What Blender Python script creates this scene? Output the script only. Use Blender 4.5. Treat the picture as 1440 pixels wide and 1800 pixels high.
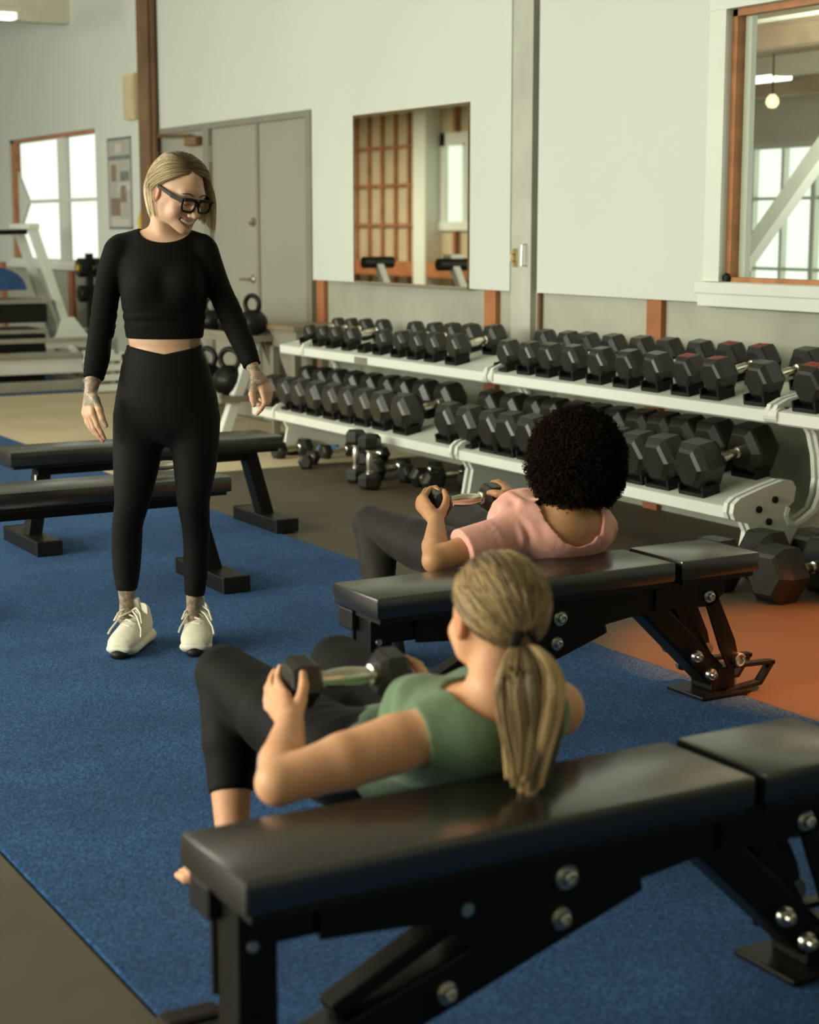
import bpy, bmesh, math, random
import numpy as np
from mathutils import Vector, Matrix

# ---------------------------------------------------------------- camera, world, lights, exposure
SC = bpy.context.scene
for o in list(bpy.data.objects):
    bpy.data.objects.remove(o, do_unlink=True)
COL = SC.collection
FPX = 3000.0
PITCH = math.atan(500 / FPX)
YAW = math.radians(30.1)
CAMZ = 1.40
cam_d = bpy.data.cameras.new('camera')
cam = bpy.data.objects.new('camera', cam_d)
COL.objects.link(cam)
cam.location = (0, 0, CAMZ)
cam.rotation_euler = (math.pi / 2 - PITCH, 0, -YAW)
cam_d.sensor_fit = 'VERTICAL'
cam_d.sensor_height = 36.0
cam_d.lens = FPX / 1800 * 36.0
cam_d.clip_start = 0.05
cam_d.dof.use_dof = True
cam_d.dof.focus_distance = 5.62
cam_d.dof.aperture_fstop = 3.4
SC.camera = cam

world = bpy.data.worlds.new('overcast_sky')
SC.world = world
world.use_nodes = True
bg = world.node_tree.nodes['Background']
bg.inputs[0].default_value = (0.93, 1.0, 0.90, 1)
bg.inputs[1].default_value = 1.5

def area_light(name, loc, target, sx, sy, watts, col):
    d = bpy.data.lights.new(name, 'AREA')
    d.shape = 'RECTANGLE'; d.size = sx; d.size_y = sy
    d.energy = watts; d.color = col
    o = bpy.data.objects.new(name, d); COL.objects.link(o)
    o.location = loc
    o.rotation_euler = (Vector(target) - Vector(loc)).to_track_quat('-Z', 'Y').to_euler()
    return o

# daylight from the window side of the hall (left of the camera, mostly behind it)
area_light('window_daylight', (-4.7, 5.4, 2.25), (3.0, 5.4, 0.4), 5.0, 1.9, 520, (1.0, 0.985, 0.86))
area_light('window_daylight_far', (-4.7, 11.5, 2.3), (4.5, 10.5, 0.8), 5.5, 1.9, 330, (1.0, 0.985, 0.86))
# unseen fill light added under the ceiling, ambient for the middle of the hall
area_light('ceiling_fill_far', (2.2, 9.0, 3.38), (2.2, 9.0, 0), 0.5, 4.5, 30, (1.0, 0.95, 0.80))
area_light('ceiling_fill_end', (-1.5, 26.5, 3.38), (-1.5, 26.5, 0), 1.2, 5.0, 430, (1.0, 0.95, 0.80))  # unseen fill added to brighten the stud wall reflected in the mirror
area_light('fill_beyond', (7.4, 6.6, 2.3), (9.2, 11.5, 1.6), 1.6, 1.0, 110, (1.0, 1.0, 0.92))  # unseen fill added out of view to brighten the hall beyond the window
# orange heater lamp low at the right, out of frame
sp = bpy.data.lights.new('heater_lamp', 'SPOT')
sp.energy = 1250; sp.color = (1.0, 0.24, 0.045); sp.spot_size = math.radians(31); sp.spot_blend = 0.35
sp.shadow_soft_size = 0.06
spo = bpy.data.objects.new('heater_lamp', sp); COL.objects.link(spo)
spo.location = (4.3, 2.6, 2.75)
spo.rotation_euler = (Vector((4.06, 3.86, 0)) - Vector(spo.location)).to_track_quat('-Z', 'Y').to_euler()

SC.view_settings.view_transform = 'Standard'
SC.view_settings.look = 'None'
SC.view_settings.gamma = 1.0
SC.view_settings.use_curve_mapping = False
SC.view_settings.exposure = 0.10
SC.render.film_transparent = False
SC.cycles.use_denoising = True
SC.cycles.max_bounces = 8
SC.cycles.diffuse_bounces = 4
SC.cycles.sample_clamp_indirect = 8.0

# ---------------------------------------------------------------- camera ray helpers (measuring from the photograph)
FW = np.array([math.sin(YAW), math.cos(YAW), 0.0])
RT = np.array([math.cos(YAW), -math.sin(YAW), 0.0])
CP, SP_ = math.cos(PITCH), math.sin(PITCH)
def ray_rfz(px, py):
    r = (px - 720) / FPX; u = (900 - py) / FPX
    return np.array([r, CP + u * SP_, u * CP - SP_])
def ray(px, py):
    q = ray_rfz(px, py)
    return RT * q[0] + FW * q[1] + np.array([0, 0, q[2]])
CO = np.array([0, 0, CAMZ])
def onx(px, py, X): d = ray(px, py); return CO + d * (X / d[0])
def ony(px, py, Y): d = ray(px, py); return CO + d * (Y / d[1])
def onz(px, py, z=0.0): d = ray(px, py); return CO + d * ((z - CAMZ) / d[2])
def onf(px, py, f):            # point at horizontal distance f, in (right, forward, up) axes
    q = ray_rfz(px, py); return np.array([0, 0, CAMZ]) + q * (f / q[1])

# ---------------------------------------------------------------- materials
def principled(name):
    m = bpy.data.materials.new(name); m.use_nodes = True
    nt = m.node_tree
    return m, nt, nt.nodes['Principled BSDF']

def mat(name, col, rough=0.6, metal=0.0, var=0.12, scale=6.0, bump=0.0, bscale=60.0, spec=0.5,
        coat=0.0, sheen=0.0, detail=4.0, col2=None, thr=None, sss=0.0, bdist=0.002):
    m, nt, b = principled(name)
    n = nt.nodes; L = nt.links
    tc = n.new('ShaderNodeTexCoord')
    no = n.new('ShaderNodeTexNoise'); no.inputs['Scale'].default_value = scale; no.inputs['Detail'].default_value = detail
    L.new(tc.outputs['Object'], no.inputs['Vector'])
    cr = n.new('ShaderNodeValToRGB')
    lo = tuple(c * (1 - var) for c in col); hi = tuple(min(1, c * (1 + var)) for c in col)
    if col2: lo = col2
    cr.color_ramp.elements[0].color = (*lo, 1); cr.color_ramp.elements[1].color = (*hi, 1)
    cr.color_ramp.elements[0].position = thr[0] if thr else 0.3
    cr.color_ramp.elements[1].position = thr[1] if thr else 0.7
    L.new(no.outputs['Fac'], cr.inputs['Fac']); L.new(cr.outputs['Color'], b.inputs['Base Color'])
    b.inputs['Roughness'].default_value = rough; b.inputs['Metallic'].default_value = metal
    b.inputs['Specular IOR Level'].default_value = spec
    b.inputs['Coat Weight'].default_value = coat; b.inputs['Coat Roughness'].default_value = 0.22; b.inputs['Coat IOR'].default_value = 1.6
    b.inputs['Sheen Weight'].default_value = sheen
    if sss:
        b.inputs['Subsurface Weight'].default_value = sss
        b.inputs['Subsurface Radius'].default_value = (1.0, 0.35, 0.2)
        b.inputs['Subsurface Scale'].default_value = 0.008
    if bump:
        nb = n.new('ShaderNodeTexNoise'); nb.inputs['Scale'].default_value = bscale; nb.inputs['Detail'].default_value = 3
        L.new(tc.outputs['Object'], nb.inputs['Vector'])
        bp = n.new('ShaderNodeBump'); bp.inputs['Strength'].default_value = bump; bp.inputs['Distance'].default_value = bdist
        L.new(nb.outputs['Fac'], bp.inputs['Height']); L.new(bp.outputs['Normal'], b.inputs['Normal'])
    return m

M = {}
M['drywall'] = mat('white_drywall', (0.62, 0.66, 0.58), 0.75, var=0.03, scale=0.7, bump=0.05, bscale=40)
M['trimwhite'] = mat('white_trim_paint', (0.71, 0.74, 0.65), 0.55, var=0.03, scale=2)
M['columnpaint'] = mat('weathered_column_paint', (0.46, 0.47, 0.39), 0.7, var=0.1, scale=3)
M['concrete'] = mat('painted_concrete', (0.36, 0.37, 0.29), 0.85, var=0.2, scale=1.6, bump=0.25, bscale=18, detail=9)
M['rust'] = mat('rust_orange_steel', (0.37, 0.135, 0.045), 0.6, var=0.2, scale=4, bump=0.1)
M['brownpost'] = mat('brown_painted_steel', (0.15, 0.075, 0.028), 0.45, var=0.35, scale=3)
M['bluecarpet'] = None
M['rubber'] = None
M['ply'] = mat('pale_plywood', (0.66, 0.55, 0.35), 0.5, var=0.12, scale=1.3, detail=6)
M['slab'] = mat('grey_slab', (0.2, 0.19, 0.15), 0.8)
M['doorgrey'] = mat('grey_door_paint', (0.30, 0.30, 0.235), 0.5, var=0.05, scale=1.0)
M['doorframe'] = mat('dark_grey_door_frame', (0.22, 0.215, 0.165), 0.5, var=0.06)
M['wood'] = mat('varnished_pine', (0.40, 0.165, 0.055), 0.45, var=0.25, scale=9)
M['studwood'] = mat('bare_stud_timber', (0.33, 0.14, 0.055), 0.7, var=0.25, scale=5)
M['studboard'] = mat('tan_sheathing_board', (0.55, 0.46, 0.30), 0.8, var=0.1, scale=2)
M['steel'] = mat('brushed_steel', (0.62, 0.60, 0.52), 0.28, metal=1.0, var=0.06, scale=30)
M['chrome'] = mat('chrome', (0.80, 0.77, 0.66), 0.25, metal=1.0, var=0.05, scale=40)
M['brass'] = mat('aged_brass', (0.50, 0.37, 0.14), 0.4, metal=0.9, var=0.15, scale=30)
M['blackmetal'] = mat('black_powder_coat', (0.007, 0.0065, 0.005), 0.38, var=0.2, scale=20, bump=0.05, bscale=300, spec=0.22)
M['blackplastic'] = mat('black_plastic', (0.010, 0.009, 0.007), 0.5, var=0.2, spec=0.25)
M['vinyl'] = mat('black_bench_vinyl', (0.014, 0.013, 0.010), 0.23, var=0.1, scale=5, spec=0.6)
M['vinyl'].node_tree.nodes['Principled BSDF'].inputs['IOR'].default_value = 1.75
M['hex'] = mat('black_hex_rubber', (0.016, 0.015, 0.010), 0.36, var=0.25, scale=14, bump=0.06, bscale=200, spec=0.55)
M['rackwhite'] = mat('white_rack_enamel', (0.72, 0.75, 0.66), 0.35, var=0.03, scale=4)
M['greymetal'] = mat('grey_painted_steel', (0.30, 0.29, 0.22), 0.5, var=0.1)
M['cream'] = mat('cream_box_paint', (0.62, 0.52, 0.30), 0.6, var=0.06)
M['bluepad'] = mat('blue_pad_vinyl', (0.02, 0.07, 0.19), 0.4, var=0.1)
M['bluefoam'] = mat('bright_blue_foam', (0.03, 0.20, 0.50), 0.6, var=0.1)
M['yellow'] = mat('yellow_tag', (0.65, 0.43, 0.03), 0.5)
M['redglint'] = mat('red_glint', (0.34, 0.035, 0.012), 0.5, var=0.3, scale=60)  # colour of the painted red reflections on dumbbell tops
M['ceilwood'] = mat('whitewashed_ceiling_boards', (0.55, 0.42, 0.28), 0.8, var=0.2, scale=3)
M['ceilwhite'] = mat('white_ceiling_paint', (0.66, 0.64, 0.50), 0.8, var=0.04)

def carpet_material():
    m, nt, b = principled('blue_cut_pile_carpet'); n = nt.nodes; L = nt.links
    tc = n.new('ShaderNodeTexCoord')
    n1 = n.new('ShaderNodeTexNoise'); n1.inputs['Scale'].default_value = 170; n1.inputs['Detail'].default_value = 4
    n1.inputs['Roughness'].default_value = 0.75
    n2 = n.new('ShaderNodeTexNoise'); n2.inputs['Scale'].default_value = 3.0; n2.inputs['Detail'].default_value = 5
    for x in (n1, n2): L.new(tc.outputs['Object'], x.inputs['Vector'])
    cr = n.new('ShaderNodeValToRGB'); e = cr.color_ramp.elements
    e[0].position = 0.40; e[0].color = (0.004, 0.022, 0.075, 1)
    e[1].position = 0.62; e[1].color = (0.058, 0.185, 0.40, 1)
    k = e.new(0.50); k.color = (0.014, 0.066, 0.185, 1)
    L.new(n1.outputs['Fac'], cr.inputs['Fac'])
    mx = n.new('ShaderNodeMix'); mx.data_type = 'RGBA'; mx.blend_type = 'MULTIPLY'; mx.inputs[0].default_value = 1.0
    cr2 = n.new('ShaderNodeValToRGB'); cr2.color_ramp.elements[0].color = (0.78, 0.80, 0.82, 1); cr2.color_ramp.elements[1].color = (1.12, 1.1, 1.08, 1)
    cr2.color_ramp.elements[0].position = 0.35; cr2.color_ramp.elements[1].position = 0.65
    L.new(n2.outputs['Fac'], cr2.inputs['Fac'])
    L.new(cr.outputs['Color'], mx.inputs[6]); L.new(cr2.outputs['Color'], mx.inputs[7]); L.new(mx.outputs[2], b.inputs['Base Color'])
    b.inputs['Roughness'].default_value = 0.95; b.inputs['Specular IOR Level'].default_value = 0.15
    b.inputs['Sheen Weight'].default_value = 0.12; b.inputs['Sheen Tint'].default_value = (0.5, 0.7, 1, 1)
    bp = n.new('ShaderNodeBump'); bp.inputs['Strength'].default_value = 0.9; bp.inputs['Distance'].default_value = 0.006
    L.new(n1.outputs['Fac'], bp.inputs['Height']); L.new(bp.outputs['Normal'], b.inputs['Normal'])
    return m
M['bluecarpet'] = carpet_material()

def rubber_material():
    m, nt, b = principled('brown_black_rubber_flooring'); n = nt.nodes; L = nt.links
    tc = n.new('ShaderNodeTexCoord')
    n1 = n.new('ShaderNodeTexNoise'); n1.inputs['Scale'].default_value = 2.2; n1.inputs['Detail'].default_value = 8
    L.new(tc.outputs['Object'], n1.inputs['Vector'])
    cr = n.new('ShaderNodeValToRGB'); e = cr.color_ramp.elements
    e[0].position = 0.3; e[0].color = (0.062, 0.050, 0.028, 1); e[1].position = 0.72; e[1].color = (0.100, 0.080, 0.046, 1)
    L.new(n1.outputs['Fac'], cr.inputs['Fac']); L.new(cr.outputs['Color'], b.inputs['Base Color'])
    b.inputs['Roughness'].default_value = 0.62
    w1 = n.new('ShaderNodeTexWave'); w1.bands_direction = 'X'; w1.inputs['Scale'].default_value = 55
    w2 = n.new('ShaderNodeTexWave'); w2.bands_direction = 'Y'; w2.inputs['Scale'].default_value = 55
    ad = n.new('ShaderNodeMath'); ad.operation = 'MULTIPLY'
    for w in (w1, w2): L.new(tc.outputs['Object'], w.inputs['Vector'])
    L.new(w1.outputs['Fac'], ad.inputs[0]); L.new(w2.outputs['Fac'], ad.inputs[1])
    bp = n.new('ShaderNodeBump'); bp.inputs['Strength'].default_value = 0.15; bp.inputs['Distance'].default_value = 0.002
    L.new(ad.outputs[0], bp.inputs['Height']); L.new(bp.outputs['Normal'], b.inputs['Normal'])
    return m
M['rubber'] = rubber_material()

def glass_material():
    m = bpy.data.materials.new('window_glass'); m.use_nodes = True
    nt = m.node_tree; n = nt.nodes; L = nt.links; n.clear()
    out = n.new('ShaderNodeOutputMaterial'); mx = n.new('ShaderNodeMixShader')
    tr = n.new('ShaderNodeBsdfTransparent'); tr.inputs[0].default_value = (0.93, 0.95, 0.92, 1)
    gl = n.new('ShaderNodeBsdfGlossy'); gl.inputs['Roughness'].default_value = 0.02
    fr = n.new('ShaderNodeFresnel'); fr.inputs[0].default_value = 1.45
    ge = n.new('ShaderNodeNewGeometry'); sb = n.new('ShaderNodeMath'); sb.operation = 'SUBTRACT'; sb.inputs[0].default_value = 1.0
    L.new(ge.outputs['Backfacing'], sb.inputs[1]); mu = n.new('ShaderNodeMath'); mu.operation = 'MULTIPLY'
    L.new(fr.outputs[0], mu.inputs[0]); L.new(sb.outputs[0], mu.inputs[1])
    L.new(mu.outputs[0], mx.inputs[0]); L.new(tr.outputs[0], mx.inputs[1]); L.new(gl.outputs[0], mx.inputs[2]); L.new(mx.outputs[0], out.inputs[0])
    return m
M['glass'] = glass_material()
def mirror_material():
    m, nt, b = principled('mirror_silver')
    b.inputs['Base Color'].default_value = (0.80, 0.80, 0.72, 1); b.inputs['Metallic'].default_value = 1; b.inputs['Roughness'].default_value = 0.012
    return m
M['mirror'] = mirror_material()
def emit_material(name, col, s):
    m = bpy.data.materials.new(name); m.use_nodes = True
    nt = m.node_tree; n = nt.nodes; n.clear()
    out = n.new('ShaderNodeOutputMaterial'); e = n.new('ShaderNodeEmission'); e.inputs[0].default_value = (*col, 1); e.inputs[1].default_value = s
    nt.links.new(e.outputs[0], out.inputs[0]); return m
M['tube'] = emit_material('fluorescent_tube', (0.95, 1.0, 0.9), 3.0)
M['bulb'] = emit_material('warm_bulb', (1.0, 0.72, 0.38), 2.2)

# ---------------------------------------------------------------- mesh helpers
class MB:
    def __init__(s): s.v = []; s.f = []
    def add(s, vs, fs, mtx=None):
        o = len(s.v)
        if mtx is not None: vs = [tuple(mtx @ Vector(v)) for v in vs]
        s.v += [tuple(map(float, v)) for v in vs]; s.f += [tuple(i + o for i in f) for f in fs]; return s
    def box(s, lo, hi, c=0.0, mtx=None):
        x0, y0, z0 = lo; x1, y1, z1 = hi
        if c <= 0:
            vs = [(x, y, z) for x in (x0, x1) for y in (y0, y1) for z in (z0, z1)]
            fs = [(0, 1, 3, 2), (4, 6, 7, 5), (0, 4, 5, 1), (2, 3, 7, 6), (0, 2, 6, 4), (1, 5, 7, 3)]
            return s.add(vs, fs, mtx)
        c = min(c, (x1 - x0) / 2.01, (y1 - y0) / 2.01, (z1 - z0) / 2.01)
        bm = bmesh.new(); bmesh.ops.create_cube(bm, size=1)
        for v in bm.verts:
            v.co = Vector(((x0 + x1) / 2 + v.co.x * (x1 - x0), (y0 + y1) / 2 + v.co.y * (y1 - y0), (z0 + z1) / 2 + v.co.z * (z1 - z0)))
        bmesh.ops.bevel(bm, geom=list(bm.edges), offset=c, segments=2, affect='EDGES', profile=0.6)
        bm.verts.index_update()
        vs = [tuple(v.co) for v in bm.verts]; fs = [tuple(v.index for v in f.verts) for f in bm.faces]; bm.free()
        return s.add(vs, fs, mtx)
    def beam(s, p0, p1, w, h, up=(0, 0, 1), c=0.004):
        p0 = Vector(p0); p1 = Vector(p1); x = (p1 - p0); L = x.length; x.normalize()
        y = Vector(up).cross(x)
        if y.length < 1e-5: y = Vector((0, 1, 0)).cross(x)
        y.normalize(); z = x.cross(y)
        m = Matrix(((x.x, y.x, z.x, p0.x), (x.y, y.y, z.y, p0.y), (x.z, y.z, z.z, p0.z), (0, 0, 0, 1)))
        return s.box((0, -w / 2, -h / 2), (L, w / 2, h / 2), c, m)
    def prism(s, pts, axis, a, b):
        # pts are 2-D; axis 'y': (x,z) profile swept along y; 'x': (y,z); 'z': (x,y)
        n = len(pts)
        def mk(p, t):
            return {'y': (p[0], t, p[1]), 'x': (t, p[0], p[1]), 'z': (p[0], p[1], t)}[axis]
        vs = [mk(p, a) for p in pts] + [mk(p, b) for p in pts]
        fs = [tuple(range(n)), tuple(range(2 * n - 1, n - 1, -1))] + [(i, i + n, (i + 1) % n + n, (i + 1) % n) for i in range(n)]
        return s.add(vs, fs)
    def tube(s, pts, r, n=10, cap=True, closed=False):
        P = [Vector(p) for p in pts]; k = len(P); R = r if hasattr(r, '__len__') else [r] * k
        o = len(s.v); ref = None
        for i, p in enumerate(P):
            a = P[(i + 1) % k] if (closed or i < k - 1) else P[i]; b = P[i - 1] if (closed or i > 0) else P[i]
            t = (a - b).normalized()
            if ref is None:
                ref = t.orthogonal().normalized()
            ref = (ref - t * ref.dot(t)).normalized(); q = t.cross(ref)
            for j in range(n):
                an = 2 * math.pi * j / n
                s.v.append(tuple(p + ref * (R[i] * math.cos(an)) + q * (R[i] * math.sin(an))))
        for i in range(k if closed else k - 1):
            i2 = (i + 1) % k
            for j in range(n):
                s.f.append((o + i * n + j, o + i * n + (j + 1) % n, o + i2 * n + (j + 1) % n, o + i2 * n + j))
        if cap and not closed:
            s.f.append(tuple(o + j for j in range(n - 1, -1, -1))); s.f.append(tuple(o + (k - 1) * n + j for j in range(n)))
        return s
    def lathe(s, prof, n=16, mtx=None):     # prof: (t along x, radius)
        vs = []; fs = []
        for (t, r) in prof:
            for j in range(n):
                a = 2 * math.pi * j / n; vs.append((t, r * math.cos(a), r * math.sin(a)))
        for i in range(len(prof) - 1):
            for j in range(n): fs.append((i * n + j, i * n + (j + 1) % n, (i + 1) * n + (j + 1) % n, (i + 1) * n + j))
        fs.append(tuple(range(n - 1, -1, -1))); fs.append(tuple((len(prof) - 1) * n + j for j in range(n)))
        return s.add(vs, fs, mtx)
    def mesh(s, name, m, smooth=False):
        me = bpy.data.meshes.new(name); me.from_pydata(s.v, [], s.f)
        bm = bmesh.new(); bm.from_mesh(me); bmesh.ops.recalc_face_normals(bm, faces=bm.faces[:]); bm.to_mesh(me); bm.free()
        me.materials.append(m)
        if smooth:
            me.polygons.foreach_set('use_smooth', [True] * len(me.polygons))
            try: me.set_sharp_from_angle(angle=math.radians(40))
            except Exception: pass
        me.update(); return me

def link(name, me, parent=None, loc=None):
    o = bpy.data.objects.new(name, me); COL.objects.link(o)
    if parent is not None: o.parent = parent
    if loc is not None: o.location = loc
    return o
def part(name, mb, m, parent=None, smooth=False, label=None):
    o = link(name, mb.mesh(name, m, smooth), parent)
    if label: o['label'] = label
    return o
def tag(o, label, cat, group=None):
    o['label'] = label; o['category'] = cat
    if group: o['group'] = group
    return o
def thing(name, label, cat, loc=(0, 0, 0), rz=0.0, group=None):
    o = bpy.data.objects.new(name, None); COL.objects.link(o); o.empty_display_size = 0.1
    o.location = loc; o.rotation_euler = (0, 0, rz)
    return tag(o, label, cat, group)
def struct(name, mb, m, parent=None):
    o = part(name, mb, m, parent)
    if parent is None: o['kind'] = 'structure'
    return o
ORD = ['first', 'second', 'third', 'fourth', 'fifth', 'sixth', 'seventh', 'eighth', 'ninth', 'tenth', 'eleventh', 'twelfth']
# ================================================================ the setting
XW = 5.30            # face of the drywall
ZC = 3.42            # ceiling height
YN, YF = -3.0, 33.0  # hall extent along the wall
struct('floor', MB().box((-5.2, YN, -0.12), (5.6, YF, -0.012)), M['slab'])

# floor coverings (real sheets laid on the slab)
tag(part('carpet_runner', MB().box((1.056, YN, -0.012), (3.385, 14.1, 0.004), 0.003), M['bluecarpet']),
    'long blue cut pile carpet strip running under the workout benches', 'carpet')
tag(part('carpet', MB().box((-3.0, 14.12, -0.012), (5.28, 20.0, 0.004), 0.003), M['bluecarpet']),
    'blue carpet under the white leg machine at the far end of the hall', 'carpet')
tag(part('rubber_flooring', MB().box((3.392, YN, -0.012), (5.34, 9.05, 0.0), 0.003), M['rubber']),
    'dark rubber flooring between the blue carpet and the dumbbell racks', 'flooring')
tag(part('rubber_flooring', MB().box((-4.9, YN, -0.012), (1.048, 14.1, 0.0), 0.003), M['rubber']),
    'brown black rubber flooring left of the blue carpet, bottom left corner', 'flooring')
tag(part('plywood_flooring', MB().box((3.392, 9.06, -0.012), (5.34, 14.1, 0.001), 0.003), M['ply']),
    'pale plywood floor area in front of the kettlebell stand', 'flooring')

# ---- long wall on the right
W1 = (3.75, 6.23, 1.15, 2.38)      # interior window: y0,y1,z0,z1
W2 = (14.66, 17.17, 1.10, 2.26)    # far window
mb = MB()
TH0, TH1 = XW, XW + 0.10
def wall_slab(y0, y1, z0, z1): mb.box((TH0, y0, z0), (TH1, y1, z1))
wall_slab(YN, W1[0], 1.05, ZC); wall_slab(W1[0], W1[1], 1.05, W1[2]); wall_slab(W1[0], W1[1], W1[3], ZC)
wall_slab(W1[1], 7.76, 1.05, ZC)
wall_slab(8.03, 10.45, 1.05, ZC)
wall_slab(10.45, 13.28, 2.15, ZC)
wall_slab(13.28, W2[0], 1.05, ZC); wall_slab(W2[0], W2[1], 1.05, W2[2]); wall_slab(W2[0], W2[1], W2[3], ZC)
wall_slab(W2[1], YF, 1.05, ZC)
struct('wall_right', mb, M['drywall'])
mb = MB()
mb.box((XW + 0.045, YN, -0.1), (XW + 0.145, 10.45, 1.05))
mb.box((XW + 0.045, 13.28, -0.1), (XW + 0.145, YF, 1.05))
struct('wall_lower_right', mb, M['concrete'])
# rust coloured steel studs showing below the drywall
for i, (yc, w) in enumerate(((6.75, 0.115), (8.25, 0.12), (10.37, 0.11), (15.48, 0.12), (17.62, 0.12), (5.0, 0.12), (3.2, 0.12), (13.2, 0.1))):
    struct('trim_%d' % (i + 1), MB().box((XW + 0.012, yc - w / 2, 0), (XW + 0.05, yc + w / 2, 1.052)), M['rust'])
# white timber column and the dark steel flange beside it
struct('column', MB().box((XW + 0.008, 7.835, 0), (XW + 0.12, 8.03, ZC), 0.004), M['columnpaint'])
struct('trim_20', MB().box((XW + 0.07, 7.76, 0), (XW + 0.11, 7.835, ZC)), M['doorframe'])
struct('trim_21', MB().box((XW + 0.02, 7.76, 0), (XW + 0.07, 7.782, ZC)), M['brownpost'])
# brown steel column near the doors
mb = MB().box((XW - 0.05, 13.135, 0), (XW - 0.025, 13.48, ZC)).box((XW - 0.026, 13.29, 0), (XW, 13.33, ZC)).box((XW - 0.005, 13.30, 0), (XW + 0.02, 13.48, ZC))
mb.tube([(XW - 0.06, 13.21, 0), (XW - 0.06, 13.21, ZC)], 0.018, 8)
struct('column_far', mb, M['brownpost'])

# ---- interior window 1 with pine stop frame and white casing
wn = struct('window_1', MB()
    .box((XW - 0.022, W1[1], W1[2] - 0.0), (XW, W1[1] + 0.115, W1[3] + 0.10), 0.004)
    .box((XW - 0.022, W1[0] - 0.115, W1[2]), (XW, W1[0], W1[3] + 0.10), 0.004)
    .box((XW - 0.026, W1[0] - 0.115, W1[3] + 0.0), (XW, W1[1] + 0.115, W1[3] + 0.105), 0.004), M['trimwhite'])
part('window_sill', MB().box((XW - 0.045, W1[0] - 0.16, W1[2] - 0.055), (XW + 0.005, W1[1] + 0.15, W1[2] - 0.002), 0.005)
     .box((XW - 0.03, W1[0] - 0.15, W1[2] - 0.115), (XW, W1[1] + 0.14, W1[2] - 0.055), 0.004), M['trimwhite'], wn)
part('frame', MB().box((XW + 0.02, W1[1] - 0.032, W1[2]), (XW + 0.07, W1[1] - 0.001, W1[3]))
     .box((XW + 0.02, W1[0], W1[2]), (XW + 0.07, W1[1], W1[2] + 0.022)).box((XW + 0.02, W1[0], W1[3] - 0.03), (XW + 0.07, W1[1], W1[3])), M['wood'], wn)
part('inner_frame', MB().box((XW + 0.07, W1[1] - 0.075, W1[2]), (XW + 0.10, W1[1], W1[3])), M['trimwhite'], wn)
part('pane', MB().box((XW + 0.045, W1[0], W1[2] + 0.02), (XW + 0.05, W1[1] - 0.03, W1[3] - 0.02)), M['glass'], wn)
part('corner_bumper', MB().lathe([(0, 0.018), (0.01, 0.024), (0.02, 0.022), (0.026, 0.012)], 12, Matrix.Translation((XW + 0.0, W1[1] - 0.018, W1[2] + 0.018))), M['blackplastic'], wn, True)

# ---- hall beyond window 1: windows, brace, boarded ceiling
BX = 11.0
struct('floor_beyond', MB().box((XW + 0.2, 4.0, -0.2), (BX + 0.3, 20, -0.02)), M['slab'])
bw = MB()
bw.box((BX, 4, -0.1), (BX + 0.12, 20, 0.82)); bw.box((BX, 4, 2.17), (BX + 0.12, 20, 2.7))
struct('wall_beyond', bw, M['ceilwhite'])
wb = struct('window_3', MB().box((BX - 0.02, 4, 0.82), (BX + 0.08, 20, 0.87)).box((BX - 0.02, 4, 2.12), (BX + 0.08, 20, 2.17)), M['trimwhite'])
ys = [12.12 + 0.41 * k for k in range(-16, 12)]
for k, y in enumerate(ys):
    w = 0.035 if k % 3 else 0.06
    part('mullion', MB().box((BX - 0.01, y - w / 2, 0.86), (BX + 0.06, y + w / 2, 2.14)), M['trimwhite'], wb)
for z in (1.02, 1.665):
    part('glazing_bar', MB().box((BX - 0.005, 4, z - 0.014), (BX + 0.05, 20, z + 0.014)), M['trimwhite'], wb)
part('pane', MB().box((BX + 0.02, 4, 0.86), (BX + 0.025, 20, 2.14)), M['glass'], wb)
struct('brace', MB().beam((8.0, 9.62, 0.72), (8.0, 7.7, 2.65), 0.09, 0.115), M['trimwhite'])
ce = struct('ceiling_beyond', MB().box((XW + 0.2, 4, 2.72), (BX + 0.3, 20, 2.8)), M['ceilwhite'])
for k in range(24):
    x0 = XW + 0.22 + k * 0.24
    part('plank', MB().box((x0, 4, 2.685), (x0 + 0.225, 20, 2.72)), M['ceilwood'], ce)
for k, (x, z) in enumerate(((6.7, 2.56), (7.8, 2.56), (9.1, 2.54), (10.3, 2.52))):
    part('beam', MB().box((x, 4, z), (x + 0.14, 20, 2.69)), M['ceilwood'] if k % 2 else M['ceilwhite'], ce)
t = thing('pendant_lamp', 'small glowing pendant lamp seen through the pine framed window', 'lamp', tuple(onx(1358, 178, 9.0)))
part('bulb', MB().lathe([(-0.05, 0.012), (-0.045, 0.03), (-0.015, 0.05), (0.02, 0.045), (0.05, 0.02)], 14, Matrix.Rotation(-math.pi / 2, 4, 'Y')), M['bulb'], t, True)
part('cord', MB().tube([(0, 0, 0.05), (0, 0, 2.685 - float(onx(1358, 178, 9.0)[2]))], 0.006, 6), M['blackplastic'], t)
c = onx(1322, 140, 9.2)
t = thing('tube_lamp', 'white strip lamp under the boarded ceiling beyond the window', 'lamp', tuple(c))
part('diffuser', MB().box((-0.10, -0.35, -0.025), (0.10, 0.35, 0.02), 0.01), M['tube'], t)
part('housing', MB().box((-0.06, -0.36, 0.02), (0.06, 0.36, 0.06), 0.01).box((-0.01, -0.01, 0.06), (0.01, 0.01, 2.685 - c[2])), M['ceilwhite'], t)

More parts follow.
